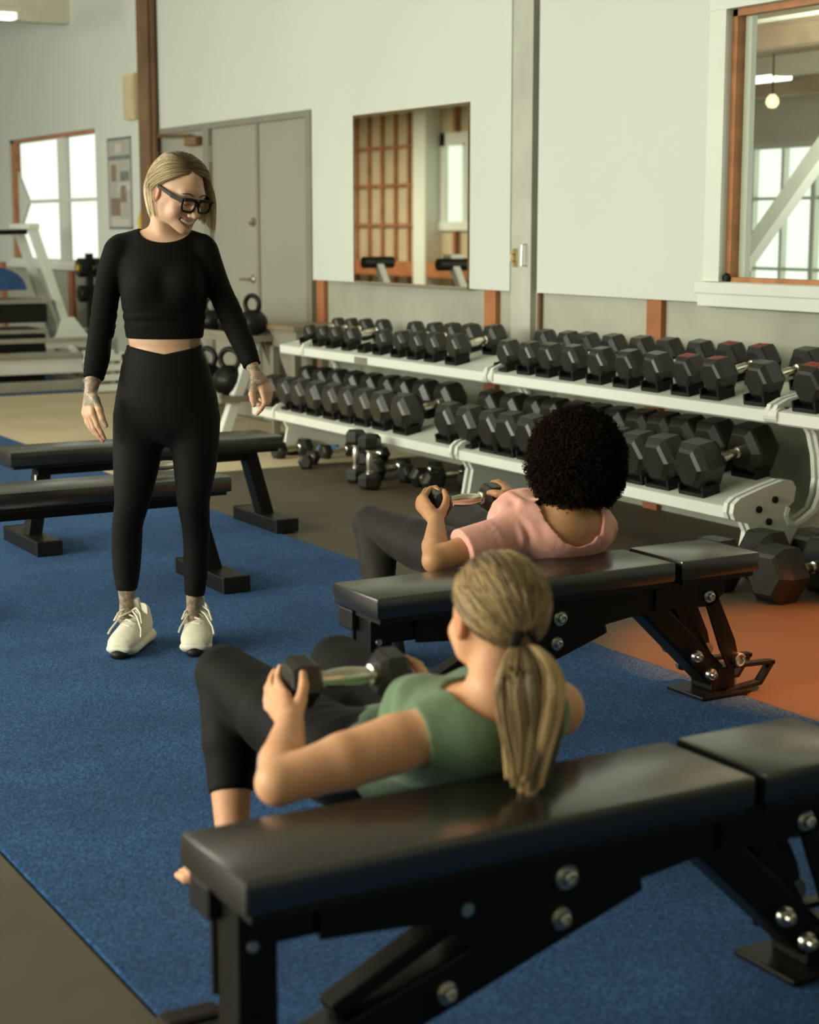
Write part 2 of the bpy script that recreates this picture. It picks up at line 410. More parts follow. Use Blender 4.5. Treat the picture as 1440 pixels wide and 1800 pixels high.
# ---- far window 2
wn = struct('window_2', MB().box((XW - 0.015, W2[0] - 0.05, W2[2] - 0.05), (XW + 0.03, W2[1] + 0.05, W2[2]), 0.004)
            .box((XW - 0.05, W2[0] - 0.08, W2[2] - 0.09), (XW, W2[1] + 0.08, W2[2] - 0.045), 0.004), M['trimwhite'])
part('frame', MB().box((XW + 0.02, W2[1] - 0.09, W2[2]), (XW + 0.09, W2[1], W2[3])).box((XW + 0.02, W2[0], W2[3] - 0.035), (XW + 0.09, W2[1], W2[3])), M['wood'], wn)
part('mullion', MB().box((XW + 0.03, 15.60, W2[2]), (XW + 0.09, 15.78, W2[3])), M['trimwhite'], wn)
part('jamb', MB().box((XW + 0.03, W2[0], W2[2]), (XW + 0.09, W2[0] + 0.06, W2[3])), M['trimwhite'], wn)
part('glazing_bar', MB().box((XW + 0.05, W2[0], 1.635), (XW + 0.08, W2[1], 1.668)), M['trimwhite'], wn)
part('gusset', MB().prism([(W2[1] - 0.09, 1.35), (W2[1] - 0.09, 1.95), (W2[1] - 0.42, 1.66), (W2[1] - 0.42, 1.64)], 'x', XW + 0.055, XW + 0.075), M['trimwhite'], wn)
part('pane', MB().box((XW + 0.06, W2[0], W2[2]), (XW + 0.064, W2[1], W2[3])), M['glass'], wn)

# ---- doors
def door_leaf(idx, y0, y1, hinge_at):
    d = struct('door_%d' % idx, MB().box((XW + 0.015, y0 + 0.006, 0.01), (XW + 0.055, y1 - 0.006, 2.135), 0.003), M['doorgrey'])
    for z in (0.25, 1.07, 1.95):
        yy = y0 - 0.02 if hinge_at < 0 else y1 + 0.02
        part('hinge', MB().box((XW - 0.008, yy - 0.022, z - 0.06), (XW + 0.016, yy + 0.022, z + 0.06), 0.004), M['steel'], d)
    return d
d1 = door_leaf(1, 10.53, 11.33, -1)
d2 = door_leaf(2, 11.335, 12.15, 1)
d3 = door_leaf(3, 12.26, 13.20, 1)
part('astragal', MB().box((XW + 0.004, 11.31, 0.01), (XW + 0.02, 11.355, 2.135)), M['doorframe'], d1)
for d, yh in ((d2, 11.43),):
    part('handle', MB().lathe([(0, 0.03), (0.012, 0.032), (0.02, 0.012), (0.055, 0.011)], 12, Matrix.Translation((XW + 0.015, yh, 1.03)) @ Matrix.Rotation(math.pi, 4, 'Z'))
         .tube([(XW - 0.04, yh, 1.03), (XW - 0.042, yh + 0.12, 1.025)], 0.010, 8), M['steel'], d, True)
    part('deadbolt', MB().lathe([(0, 0.032), (0.015, 0.034), (0.035, 0.024), (0.04, 0.0)], 12, Matrix.Translation((XW + 0.015, yh - 0.02, 1.44)) @ Matrix.Rotation(math.pi, 4, 'Z')), M['steel'], d, True)
part('door_closer', MB().box((XW - 0.045, 12.32, 2.02), (XW + 0.01, 12.55, 2.09), 0.012).tube([(XW - 0.03, 12.46, 2.10), (XW - 0.10, 12.95, 2.11), (XW, 13.1, 2.13)], 0.012, 6), M['brownpost'], d3)
fr = MB()
for (a, b) in ((10.45, 10.53), (12.15, 12.26), (13.20, 13.28)): fr.box((XW - 0.012, a, 0), (XW + 0.08, b, 2.135))
fr.box((XW - 0.012, 10.45, 2.135), (XW + 0.08, 13.28, 2.18))
struct('trim_30', fr, M['doorframe'])
struct('wall_behind_doors', MB().box((XW + 0.08, 10.4, 0), (XW + 0.14, 13.3, 2.2)), M['slab'])

# ---- opposite wall: bare studs, column and windows (seen only in the mirror; daylight side)
XO = -5.0
mb = MB()
mb.box((XO - 0.1, YN, -0.1), (XO, YF, 1.35)); mb.box((XO - 0.1, YN, 3.0), (XO, YF, ZC))
for a, b in ((YN, 2.6), (6.6, 8.6), (14.5, 22.6), (25.78, YF)): mb.box((XO - 0.1, a, 1.35), (XO, b, 3.0))
struct('wall_left', mb, M['studboard'])
k = 100
y = 26.35
while y < 31:
    struct('trim_%d' % k, MB().box((XO, y - 0.035, 0), (XO + 0.06, y + 0.035, ZC)), M['studwood']); k += 1; y += 0.49
for z in (0.72, 1.44, 2.15, 2.83):
    struct('trim_%d' % k, MB().box((XO, 26.3, z - 0.03), (XO + 0.05, 31, z + 0.03)), M['studwood']); k += 1
for y in (22.8, 23.6, 24.4, 25.2):
    struct('trim_%d' % k, MB().box((XO, y - 0.04, 0), (XO + 0.1, y + 0.04, 1.34)), M['studwood']); k += 1
    struct('trim_%d' % k, MB().box((XO, y - 0.04, 3.0), (XO + 0.1, y + 0.04, ZC)), M['studwood']); k += 1
struct('trim_%d' % k, MB().box((XO, 22, 0.55), (XO + 0.3, 31, 0.8)), M['rust'])
struct('column_left', MB().box((XO, 25.8, 0), (XO + 0.32, 26.22, ZC), 0.02), M['trimwhite'])
w4 = struct('window_4', MB().box((XO - 0.02, 22.6, 1.35), (XO + 0.06, 25.78, 1.5)), M['trimwhite'])
part('frame', MB().box((XO - 0.04, 25.62, 1.5), (XO + 0.03, 25.78, 3.0)).box((XO - 0.04, 22.6, 2.78), (XO + 0.03, 25.78, 3.0)), M['trimwhite'], w4)
for y in (25.0, 24.2, 23.4):
    part('mullion', MB().box((XO - 0.04, y - 0.05, 1.5), (XO + 0.03, y + 0.05, 2.8)), M['trimwhite'], w4)
part('pane', MB().box((XO - 0.03, 22.6, 1.5), (XO - 0.025, 25.78, 2.8)), M['glass'], w4)
struct('wall_back', MB().box((-5.1, YN - 0.1, -0.1), (5.6, YN, ZC)), M['drywall'])
struct('wall_far', MB().box((-5.1, YF, -0.1), (5.6, YF + 0.1, ZC)), M['studboard'])

# ---- ceiling with joists along the wall side
cl = struct('ceiling', MB().box((-5.2, YN, ZC), (5.5, YF, ZC + 0.1)), M['ceilwhite'])
for y in (15.2, 17.6, 20.0, 22.4):
    struct('trim_%d' % int(40 + y), MB().box((1.0, y, ZC - 0.22), (5.3, y + 0.14, ZC)), M['ceilwhite'])
c = onx(20, 28, 4.35)
t = thing('fluorescent_lamp', 'glowing fluorescent strip lamp hanging at the far upper left', 'lamp', (float(c[0]), float(c[1]), float(c[2])))
part('tube', MB().box((-0.55, -0.07, -0.03), (0.02, 0.07, 0.02), 0.015), M['tube'], t)
part('housing', MB().box((-0.6, -0.09, 0.02), (0.06, 0.09, 0.07), 0.01).box((0.02, -0.08, -0.035), (0.06, 0.08, 0.03), 0.008)
     .box((-0.3, -0.01, 0.07), (-0.28, 0.01, ZC - c[2])), M['ceilwhite'], t)

# ---- things on the wall
t = thing('wall_mirror', 'frameless rectangular mirror on the white wall beside the grey doors', 'mirror', (XW, 9.15, 1.06))
part('glass', MB().box((-0.008, -0.692, 0), (-0.002, 0.692, 1.04)), M['mirror'], t)
part('backing', MB().box((-0.002, -0.692, 0), (0.0, 0.692, 1.04)), M['blackplastic'], t)
part('bevel_edge', MB().box((-0.011, -0.697, -0.012), (0.0, -0.692, 1.045)).box((-0.011, 0.692, -0.012), (0.0, 0.697, 1.045)).box((-0.011, -0.697, 1.04), (0.0, 0.697, 1.046)), M['brownpost'], t)
part('bottom_channel', MB().box((-0.013, -0.692, -0.016), (0, 0.692, 0.0)), M['chrome'], t)
t = thing('poster', 'tall narrow grey wall poster with blurred panels between window and brown column', 'poster', (XW, 14.06, 1.77))
part('sheet', MB().box((-0.006, -0.27, -0.38), (0, 0.27, 0.38)), mat('poster_paper', (0.42, 0.41, 0.34), 0.6, var=0.1, scale=4), t)
pm = [mat('poster_blue_grey', (0.16, 0.17, 0.18), 0.6, var=0.3, scale=20), mat('poster_brown', (0.22, 0.17, 0.12), 0.6, var=0.3, scale=20), mat('poster_light', (0.52, 0.50, 0.42), 0.6, var=0.1, scale=20)]
for i, (a, b, c0, c1, k) in enumerate(((-0.27, 0.27, 0.20, 0.235, 0), (-0.05, 0.10, 0.26, 0.33, 2), (0.08, 0.20, 0.02, 0.16, 1), (-0.22, -0.02, 0.02, 0.10, 0), (-0.25, 0.06, -0.06, 0.0, 2), (-0.15, -0.02, -0.16, -0.02, 1), (0.0, 0.22, -0.27, -0.12, 1), (-0.2, 0.2, -0.36, -0.30, 2))):
    part('print_panel', MB().box((-0.0075 - 0.0004 * i, a, c0), (-0.005, b, c1)), pm[k], t)
part('border', MB().box((-0.012, -0.275, 0.365), (0, 0.275, 0.385)).box((-0.009, -0.275, -0.385), (0, 0.275, -0.365)).box((-0.009, -0.275, -0.385), (0, -0.262, 0.385)).box((-0.009, 0.262, -0.385), (0, 0.275, 0.385)), pm[0], t)
t = thing('wall_box', 'cream coloured wooden speaker box high on the wall by the brown column', 'box', (XW, 13.665, 2.28))
part('cabinet', MB().box((-0.06, -0.125, 0), (0, 0.125, 0.37), 0.006), M['cream'], t)
part('grille', MB().box((-0.068, -0.11, 0.02), (-0.059, 0.11, 0.35), 0.003), mat('cream_cloth', (0.56, 0.48, 0.29), 0.9, bump=0.3, bscale=200), t)
c = onx(247, 390, XW - 0.03)
t = thing('yellow_tag', 'small yellow tag hanging on the wall behind the standing trainer', 'tag', (float(c[0]), float(c[1]), float(c[2])))
part('card', MB().prism([(-0.05, -0.06), (0.05, -0.06), (0.05, 0.02), (0.0, 0.08), (-0.05, 0.02)], 'x', -0.004, 0.004), M['yellow'], t)
part('pin', MB().lathe([(0, 0.006), (0.028, 0.006)], 8, Matrix.Translation((0, 0, 0.06))), M['steel'], t)
t = thing('hasp_latch', 'small brass hasp on the white column', 'latch', (XW + 0.008, 7.985, 1.235))
part('plate', MB().box((-0.006, -0.025, -0.05), (0, 0.02, 0.05), 0.002), M['brass'], t)
part('staple', MB().tube([(-0.004, 0.0, 0.02), (-0.03, 0.0, 0.02), (-0.03, 0.0, -0.02), (-0.004, 0.0, -0.02)], 0.005, 6), M['brass'], t)
t = thing('pull_handle', 'narrow steel pull handle at the right edge of the white column', 'handle', (XW + 0.008, 7.875, 1.25))
part('grip', MB().tube([(0, 0, 0.06), (-0.03, 0, 0.055), (-0.032, 0, -0.055), (0, 0, -0.06)], 0.006, 6), M['steel'], t, True)
# ================================================================ adjustable benches
def slant(pts): return pts
def make_adjustable_bench(name, label, loc):
    b = thing(name, label, 'bench', loc, 0.0)
    W = 0.127
    def pad(nm, x0, x1, zt, th):
        return part(nm, MB().box((x0, -W, zt - th), (x1, W, zt), 0.011), M['vinyl'], b, True)
    bp = pad('backrest_pad', 0.0, 0.985, 0.45, 0.058)
    sp_ = pad('seat_pad', 1.005, 1.30, 0.452, 0.060)
    part('seam', MB().tube([(0.012, -W + 0.004, 0.446), (0.012, W - 0.004, 0.446)], 0.0022, 5).tube([(0.012, -W + 0.006, 0.4475), (0.975, -W + 0.006, 0.4475)], 0.0022, 5), M['vinyl'], bp)
    part('backing_board', MB().box((0.015, -W + 0.012, 0.378), (0.97, W - 0.012, 0.392)), M['blackplastic'], bp)
    part('backing_board', MB().box((1.02, -W + 0.012, 0.378), (1.285, W - 0.012, 0.392)), M['blackplastic'], sp_)
    # beam below the back pad
    part('pad_beam', MB().box((0.05, -0.045, 0.305), (1.0, 0.045, 0.379), 0.006), M['blackmetal'], b)
    # deep side plates hanging below the hinge end
    prof = [(0.16, 0.375), (0.16, 0.30), (0.36, 0.285), (0.46, 0.215), (0.60, 0.20), (0.78, 0.275), (0.98, 0.30), (1.02, 0.375)]
    for s in (-1, 1):
        part('side_plate', MB().prism(prof, 'y', s * 0.052 - 0.004, s * 0.052 + 0.004), M['blackmetal'], b)
        part('seat_plate', MB().prism([(0.96, 0.38), (0.96, 0.30), (1.17, 0.29), (1.22, 0.33), (1.22, 0.38)], 'y', s * 0.064 - 0.004, s * 0.064 + 0.004), M['blackmetal'], b)
        part('link_plate', MB().prism([(1.135, 0.335), (1.185, 0.335), (1.265, 0.175), (1.285, 0.10), (1.245, 0.085), (1.21, 0.15)], 'y', s * 0.064 - 0.004, s * 0.064 + 0.004), M['blackmetal'], b)
    # front post with its bracket and crossbar foot
    fp = part('front_post', MB().box((0.025, -0.04, 0.055), (0.095, 0.04, 0.38), 0.006), M['blackmetal'], b)
    for s in (-1, 1):
        part('bracket', MB().box((0.020, s * 0.048 - 0.006, 0.20), (0.067, s * 0.048 + 0.006, 0.375), 0.003), M['greymetal'] if False else M['blackmetal'], fp)
        part('bolt', MB().lathe([(-0.004, 0.011), (0.004, 0.009)], 10, Matrix.Translation((0.044, s * 0.055, 0.315)) @ Matrix.Rotation(s * math.pi / 2, 4, 'Z')), M['steel'], fp)
    part('front_bumper', MB().box((0.004, 0.02, 0.335), (0.03, 0.10, 0.392), 0.006), M['blackplastic'], b)
    ff = part('front_foot', MB().box((0.025, -0.255, 0.012), (0.115, 0.255, 0.062), 0.006), M['blackmetal'], b)
    for s in (-1, 1):
        part('end_cap', MB().box((0.015, s * 0.262 - 0.03, 0.004), (0.125, s * 0.262 + 0.03, 0.070), 0.012), M['blackplastic'], ff)
    # main spine from the front foot up to the hinge, with ladder
    part('spine', MB().beam((0.15, 0, 0.075), (0.80, 0, 0.285), 0.075, 0.085, c=0.008), M['blackmetal'], b)
    part('adjusting_ladder', MB().beam((0.20, 0, 0.155), (0.46, 0, 0.275), 0.05, 0.028, c=0.004), M['blackmetal'], b)
    part('lock_pin', MB().tube([(0.43, -0.06, 0.295), (0.43, 0.06, 0.295)], 0.012, 10), M['steel'], b, True)
    # rear leg, strut and foot
    part('rear_leg', MB().beam((0.93, 0, 0.335), (1.235, 0, 0.05), 0.088, 0.075, c=0.008), M['blackmetal'], b)
    part('support_strut', MB().beam((1.06, 0, 0.33), (1.205, 0, 0.10), 0.05, 0.045, c=0.006), M['blackmetal'], b)
    rf = part('rear_foot', MB().box((1.13, -0.085, 0.005), (1.32, 0.085, 0.018), 0.004).box((1.195, -0.05, 0.018), (1.285, 0.05, 0.09), 0.006), M['blackmetal'], b)
    for s in (-1, 1):
        part('transport_handle', MB().beam((1.27, s * 0.052, 0.092), (1.43, s * 0.052, 0.085), 0.03, 0.012, c=0.002)
             .beam((1.425, s * 0.052, 0.088), (1.375, s * 0.052, 0.024), 0.03, 0.012, c=0.002)
             .beam((1.38, s * 0.052, 0.026), (1.24, s * 0.052, 0.014), 0.03, 0.012, c=0.002), M['blackmetal'], b)
    bolts = [(0.625, 0.315, 0.062, 0.023), (0.615, 0.243, 0.062, 0.020), (0.40, 0.150, 0.042, 0.020), (1.155, 0.322, 0.072, 0.020), (1.118, 0.142, 0.072, 0.018), (1.175, 0.080, 0.072, 0.018)]
    for (x, z, yy, r) in bolts:
        for s in (-1, 1):
            part('bolt', MB().lathe([(-0.008, r), (0.003, r), (0.006, r * 0.86), (0.006, r * 0.62), (0.016, r * 0.58), (0.018, r * 0.42), (0.012, r * 0.36)], 14,
                 Matrix.Translation((x, s * yy, z)) @ Matrix.Rotation(s * math.pi / 2, 4, 'Z')), M['steel'], b, True)
    for s in (-1, 1):
        part('axle_sleeve', MB().lathe([(-0.02, 0.021), (0.014, 0.021), (0.016, 0.018), (0.014, 0.014), (0.004, 0.013)], 16,
             Matrix.Translation((1.268, s * 0.078, 0.118)) @ Matrix.Rotation(s * math.pi / 2, 4, 'Z')), M['steel'], b, True)
    return b
make_adjustable_bench('adjustable_bench', 'black adjustable bench nearest the camera, under the woman in green', (0.985, 2.309, 0.0))
make_adjustable_bench('adjustable_bench', 'black adjustable bench under the woman in pink', (2.095, 3.908, 0.0))

# ================================================================ flat benches
def make_flat_bench(label, loc, leglbl, xl=0.0):
    b = thing('flat_bench', label, 'bench', loc, 0.0)
    p = part('pad', MB().box((-0.128, -0.14, 0.385), (1.168, 0.14, 0.447), 0.010), M['vinyl'], b, True)
    part('seam', MB().tube([(-0.115, -0.137, 0.441), (1.155, -0.137, 0.441)], 0.0022, 5), M['vinyl'], p)
    part('board', MB().box((-0.11, -0.125, 0.372), (1.15, 0.125, 0.386)), M['blackplastic'], p)
    part('beam', MB().box((0.02, -0.03, 0.325), (1.07, 0.03, 0.372), 0.005), M['blackmetal'], b)
    for x0, x1, d in ((0.06, 0.0, -1), (1.045, 1.135, 1)):
        lg = part('leg', MB().beam((x1, 0, 0.055), (x0, 0, 0.375), 0.062, 0.085, up=(0, 1, 0), c=0.005), M['blackmetal'], b)
        ft = part('foot', MB().box((x1 - 0.055, -0.24, 0.0042), (x1 + 0.055, 0.24, 0.068), 0.006), M['greymetal'] if False else M['blackmetal'], b)
        for s in (-1, 1):
            part('end_cap', MB().box((x1 - 0.057, s * 0.235 - 0.01, 0.006), (x1 + 0.057, s * 0.235 + 0.01, 0.070), 0.004), M['blackplastic'], ft)
        if d < 0 and leglbl:
            part('sticker', MB().beam((x1 - 0.015 + 0.02, -0.032, 0.14), (x0 - 0.045, -0.032, 0.33), 0.002, 0.02, up=(0, 1, 0), c=0), M['trimwhite'], lg)
    for x in (0.0, 0.45, 0.9):
        part('pad_bolt', MB().lathe([(-0.02, 0.008), (0.006, 0.008)], 8, Matrix.Translation((x, -0.10, 0.372)) @ Matrix.Rotation(math.pi / 2, 4, 'Y')), M['blackmetal'], b)
    return b
make_flat_bench('black flat bench right behind the standing trainer, pad cut off by the left edge', (1.53, 6.17, 0), False)
make_flat_bench('black flat bench farther back, white sticker on its left leg', (2.28, 7.26, 0), True)

# ================================================================ hex dumbbells
_dbm = {}
def db_meshes(R):
    k = round(R, 3)
    if k in _dbm: return _dbm[k]
    hl = R * 1.32; g = 0.065; c = R * 0.32
    prof = [(0, R * 0.70), (c * 0.7, R * 0.95), (c, R), (hl - c, R), (hl - c * 0.3, R * 0.80), (hl, R * 0.66)]
    vs = []; fs = []
    for (t, r) in prof:
        for j in range(6):
            a = math.pi / 6 * 0 + 2 * math.pi * j / 6
            vs.append((t, r * math.cos(a), r * math.sin(a)))
    for i in range(len(prof) - 1):
        for j in range(6): fs.append((i * 6 + j, i * 6 + (j + 1) % 6, (i + 1) * 6 + (j + 1) % 6, (i + 1) * 6 + j))
    fs.append(tuple(range(5, -1, -1))); fs.append(tuple((len(prof) - 1) * 6 + j for j in range(6)))
    heads = []
    for s in (-1, 1):
        mb = MB().add([(s * (g + x), y, z) for (x, y, z) in vs], fs)
        heads.append(mb.mesh('head', M['hex']))
    rr = 0.0155 + R * 0.03
    hp = [(-g - 0.004, rr * 1.25), (-g + 0.012, rr * 1.25), (-g + 0.014, rr * 0.9), (-g + 0.02, rr * 0.9), (-0.035, rr * 1.02), (-0.018, rr * 1.14), (0, rr * 1.18), (0.018, rr * 1.14), (0.035, rr * 1.02), (g - 0.02, rr * 0.9), (g - 0.014, rr * 0.9), (g - 0.012, rr * 1.25), (g + 0.004, rr * 1.25)]
    hm = MB().lathe(hp, 12).mesh('handle', M['chrome'], True)
    lm = MB()
    _dbm[k] = (heads, hm, hl, g); return _dbm[k]
def dumbbell(R, mtx, label, group=None, red=False):
    heads, hm, hl, g = db_meshes(R)
    t = thing('hex_dumbbell', label, 'dumbbell', group=group)
    t.matrix_world = mtx
    for h in heads: link('head', h, t)
    link('handle', hm, t)
    if red:  # red light reflected on the top facets, laid on as thin coloured strips
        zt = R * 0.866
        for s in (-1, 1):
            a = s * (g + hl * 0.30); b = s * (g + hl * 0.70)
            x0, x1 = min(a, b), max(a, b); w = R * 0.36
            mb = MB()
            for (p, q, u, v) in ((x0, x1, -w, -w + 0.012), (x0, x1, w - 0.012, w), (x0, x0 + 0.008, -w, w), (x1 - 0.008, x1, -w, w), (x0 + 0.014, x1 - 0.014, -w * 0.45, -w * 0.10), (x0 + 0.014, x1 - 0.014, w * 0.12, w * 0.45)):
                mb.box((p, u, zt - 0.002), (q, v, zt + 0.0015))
            part('red_glint', mb, M['redglint'], t, label='red light reflection painted on the top facet')
    return t
def TM(loc, rx=0, ry=0, rz=0):
    return Matrix.Translation(loc) @ Matrix.Rotation(rz, 4, 'Z') @ Matrix.Rotation(ry, 4, 'Y') @ Matrix.Rotation(rx, 4, 'X')

# ================================================================ dumbbell racks
TILT = math.radians(11)
UX, UZ, UD = 4.752, 0.668, 0.37      # upper shelf: front edge x, top height at the front, depth
LX, LZ, LD = 4.552, 0.285, 0.36
def shelf_z(x, which): return (UZ + (x - UX) * math.tan(TILT)) if which == 'u' else (LZ + (x - LX) * math.tan(TILT))
plate = [(4.66, 0.0), (4.60, 0.03), (4.628, 0.174), (4.605, 0.215), (4.538, 0.235), (4.525, 0.262), (4.532, 0.300), (4.562, 0.322), (4.682, 0.356), (4.788, 0.380), (4.835, 0.376), (4.860, 0.345),
         (4.85, 0.288), (4.82, 0.266), (4.809, 0.232), (4.826, 0.200), (4.858, 0.189), (4.904, 0.204), (4.966, 0.24), (4.994, 0.298), (5.003, 0.369), (4.992, 0.466), (4.962, 0.563),
         (4.925, 0.615), (4.80, 0.618), (4.745, 0.628), (4.728, 0.652), (4.745, 0.690), (4.80, 0.712), (5.00, 0.752), (5.15, 0.785), (5.185, 0.76), (5.17, 0.70), (5.13, 0.45), (5.15, 0.10), (5.20, 0.03), (5.16, 0.0), (5.02, 0.0), (4.98, 0.05), (4.84, 0.05), (4.80, 0.0)]
def make_rack(label, y0, y1, up_ys, lo_ys, up_R, lo_R, plate_ys, nameplate=None, tiers=2):
    t = thing('dumbbell_rack', label, 'rack', (0, 0, 0), 0, 'white two tier dumbbell racks along the wall')
    t.location = (4.9, (y0 + y1) / 2, 0)
    off = Matrix.Translation((-4.9, -(y0 + y1) / 2, 0))
    def rp(nm, mb, m, par=None, smooth=False):
        o = part(nm, mb, m, par if par is not None else t, smooth)
        if par is None: o.data.transform(off)
        else: o.data.transform(off)
        return o
    for (nm, X, Z, D) in (('upper_shelf', UX, UZ, UD), ('lower_shelf', LX, LZ, LD))[:tiers]:
        tt = math.tan(TILT)
        pr = [(X, Z - 0.058), (X - 0.012, Z - 0.05), (X - 0.012, Z - 0.004), (X, Z), (X + D, Z + D * tt), (X + D, Z + D * tt - 0.03), (X + D - 0.02, Z + D * tt - 0.03), (X + 0.015, Z - 0.02), (X + 0.015, Z - 0.058)]
        sh = rp(nm, MB().prism(pr, 'y', y0, y1), M['rackwhite'])
    for i, py in enumerate(plate_ys):
        pl = rp('side_plate', MB().prism(plate, 'y', py - 0.012, py + 0.012), M['rackwhite'])
        # flat flange round the curved inner edge
        ed = plate[13:24]
        rp('flange', MB().tube([(x, py - 0.006, z) for (x, z) in ed], 0.016, 6), M['rackwhite'], pl)
        rp('rounded_nose', MB().lathe([(-0.02, 0.034), (0.02, 0.034)], 14, Matrix.Translation((UX + 0.01, py, UZ - 0.022)) @ Matrix.Rotation(math.pi / 2, 4, 'Z')), M['rackwhite'], pl)
        for (bx, bz) in ((4.66, 0.27), (4.745, 0.303), (4.715, 0.215), (4.79, 0.665), (5.05, 0.72)):
            rp('bolt', MB().lathe([(-0.024, 0.010), (-0.022, 0.014), (-0.012, 0.015), (0.022, 0.015), (0.024, 0.01)], 10, Matrix.Translation((bx, py, bz)) @ Matrix.Rotation(math.pi / 2, 4, 'Z')), M['blackplastic'], pl, True)
        for fx in (4.62, 5.02):
            rp('foot_rubber', MB().box((fx, py - 0.02, 0.0005), (fx + 0.16, py + 0.02, 0.03), 0.006), M['blackplastic'], pl)
    for which, ys, Rs in (('u', up_ys, up_R), ('l', lo_ys, lo_R)):
        xc = 4.945 if which == 'u' else 4.765
        for y, R in zip(ys, Rs):
            for dx in (-1, 1):
                x = xc + dx * (0.065 + R * 0.62)
                z = shelf_z(x, which) - 0.004
                m = TM((x, y, z), ry=-TILT)
                hw = R * 0.60; fx = -0.012 if dx < 0 else 0.0
                rp('saddle', MB().box((-0.045 + fx, -hw, 0), (0.035, hw, 0.020), 0.003, m).box((-0.045 + fx, -hw - 0.012, 0.002), (0.035, -hw, 0.048), 0.003, m).box((-0.045 + fx, hw, 0.002), (0.035, hw + 0.012, 0.048), 0.003, m), M['blackplastic'])
    if nameplate:
        rp('name_plate', MB().box((UX - 0.017, nameplate - 0.075, UZ - 0.052), (UX - 0.011, nameplate + 0.075, UZ - 0.012), 0.002), M['doorframe'])
    return t
def lerp(a, b, n): return [a + (b - a) * i / (n - 1) for i in range(n)]
UR = [7.31, 7.105, 6.935, 6.73, 6.505, 6.295, 6.08, 5.865, 5.665, 5.38]
UL = [9.59, 9.41, 9.23, 9.02, 8.63, 8.41, 8.22, 8.03, 7.80]
LL = [9.69, 9.48, 9.28, 9.07, 8.85, 8.64, 8.45, 8.24, 8.0]
LR = [7.55, 7.34, 7.12, 6.96, 6.78, 6.61, 6.44, 6.26, 6.10, 5.94, 5.76, 5.53]
UT = [5.08, 4.82]; LT = [5.0, 4.7]
rUR = lerp(0.076, 0.088, 10); rUL = lerp(0.054, 0.077, 9); rLL = lerp(0.094, 0.108, 9); rLR = lerp(0.104, 0.116, 12); rUT = [0.094, 0.094]; rLT = []
make_rack('white two tier dumbbell rack at the far end, near the grey doors', 7.40, 9.82, UL + [8.82], LL, rUL + [0.06], rLL, (9.50, 7.396), 8.74)
make_rack('white two tier dumbbell rack in the middle, behind the woman in pink', 5.28, 7.34, UR, LR, rUR, rLR, (7.342, 5.262))
make_rack('white two tier dumbbell rack cut off by the right edge of the picture', 3.3, 5.205, UT, [], rUT, [], (5.222, 3.4), None, 1)
def shelve(ys, Rs, which, desc, reds=()):
    xc = 4.945 if which == 'u' else 4.765
    rng = random.Random(len(ys))
    for i, (y, R) in enumerate(zip(ys, Rs)):
        z = shelf_z(xc, which) + R * 0.866 + 0.018
        m = TM((xc - 0.2 * R * 0.17, y, z + 0.002), rx=rng.uniform(-0.05, 0.05), ry=-TILT, rz=rng.uniform(-0.05, 0.05))
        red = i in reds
        dumbbell(R, m, 'hex dumbbell%s, %s from left on the %s' % (' with painted red glint' if red else '', ORD[i], desc), 'hex dumbbells on the racks', red)
shelve(UL, rUL, 'u', "far rack's upper shelf")
shelve(LL, rLL, 'l', "far rack's lower shelf")
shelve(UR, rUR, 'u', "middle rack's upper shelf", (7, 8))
shelve(LR, rLR, 'l', "middle rack's lower shelf")
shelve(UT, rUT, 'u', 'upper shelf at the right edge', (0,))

# dumbbells on the floor
def floor_db(R, x, y, rz, label, upright=False, z=None):
    if upright:
        heads, hm, hl, g = db_meshes(R)
        m = TM((x, y, g + hl + 0.003), ry=math.pi / 2, rz=rz)
    else:
        m = TM((x, y, R * 0.866 + 0.001 if z is None else z), rz=rz)
    return dumbbell(R, m, label, 'hex dumbbells on the floor')
floor_db(0.062, 4.45, 8.27, 0.5, 'hex dumbbell standing upright on the floor, left one of the upright two', True)
floor_db(0.064, 4.40, 8.02, 0.2, 'hex dumbbell standing upright on the floor, right one of the upright two', True)
floor_db(0.060, 4.62, 9.42, 0.25, 'small dumbbell lying on the plywood floor in front of the blue foam block')
floor_db(0.048, 4.52, 8.98, 0.9, 'small dumbbell lying turned on the floor, left of the upright two')
floor_db(0.050, 4.86, 9.26, 0.15, 'small dumbbell under the far rack, right of the blue foam block')
floor_db(0.050, 4.92, 8.92, 0.5, 'small dumbbell lying deep under the far rack behind the upright two')
floor_db(0.062, 4.66, 7.86, 1.35, 'hex dumbbell lying beside the right upright one, end facing out')
floor_db(0.058, 4.72, 8.36, 0.25, 'hex dumbbell lying behind the upright two, chrome handle showing')
floor_db(0.058, 4.80, 8.15, 0.15, 'hex dumbbell lying under the far rack, second behind the upright two')
floor_db(0.055, 4.95, 7.80, 0.35, "dumbbell lying on the floor by the far rack's near side plate")
floor_db(0.055, 4.90, 7.98, 0.1, 'dumbbell lying under the far rack between two others')
floor_db(0.118, 4.46, 5.08, 0.12, 'large hex dumbbell on the rubber floor, first past the bench seat')
floor_db(0.122, 4.53, 4.80, 0.10, 'large hex dumbbell on the rubber floor at the right edge, in front')
floor_db(0.118, 4.93, 5.02, 0.05, 'large hex dumbbell on the floor at the right edge, against the rack foot')
q = onz(288, 817, 0.487)
floor_db(0.042, float(q[0]), float(q[1]), 0.05, 'dumbbell with chrome handle lying on the near flat bench behind the trainer', False, 0.4475 + 0.042 * 0.866)

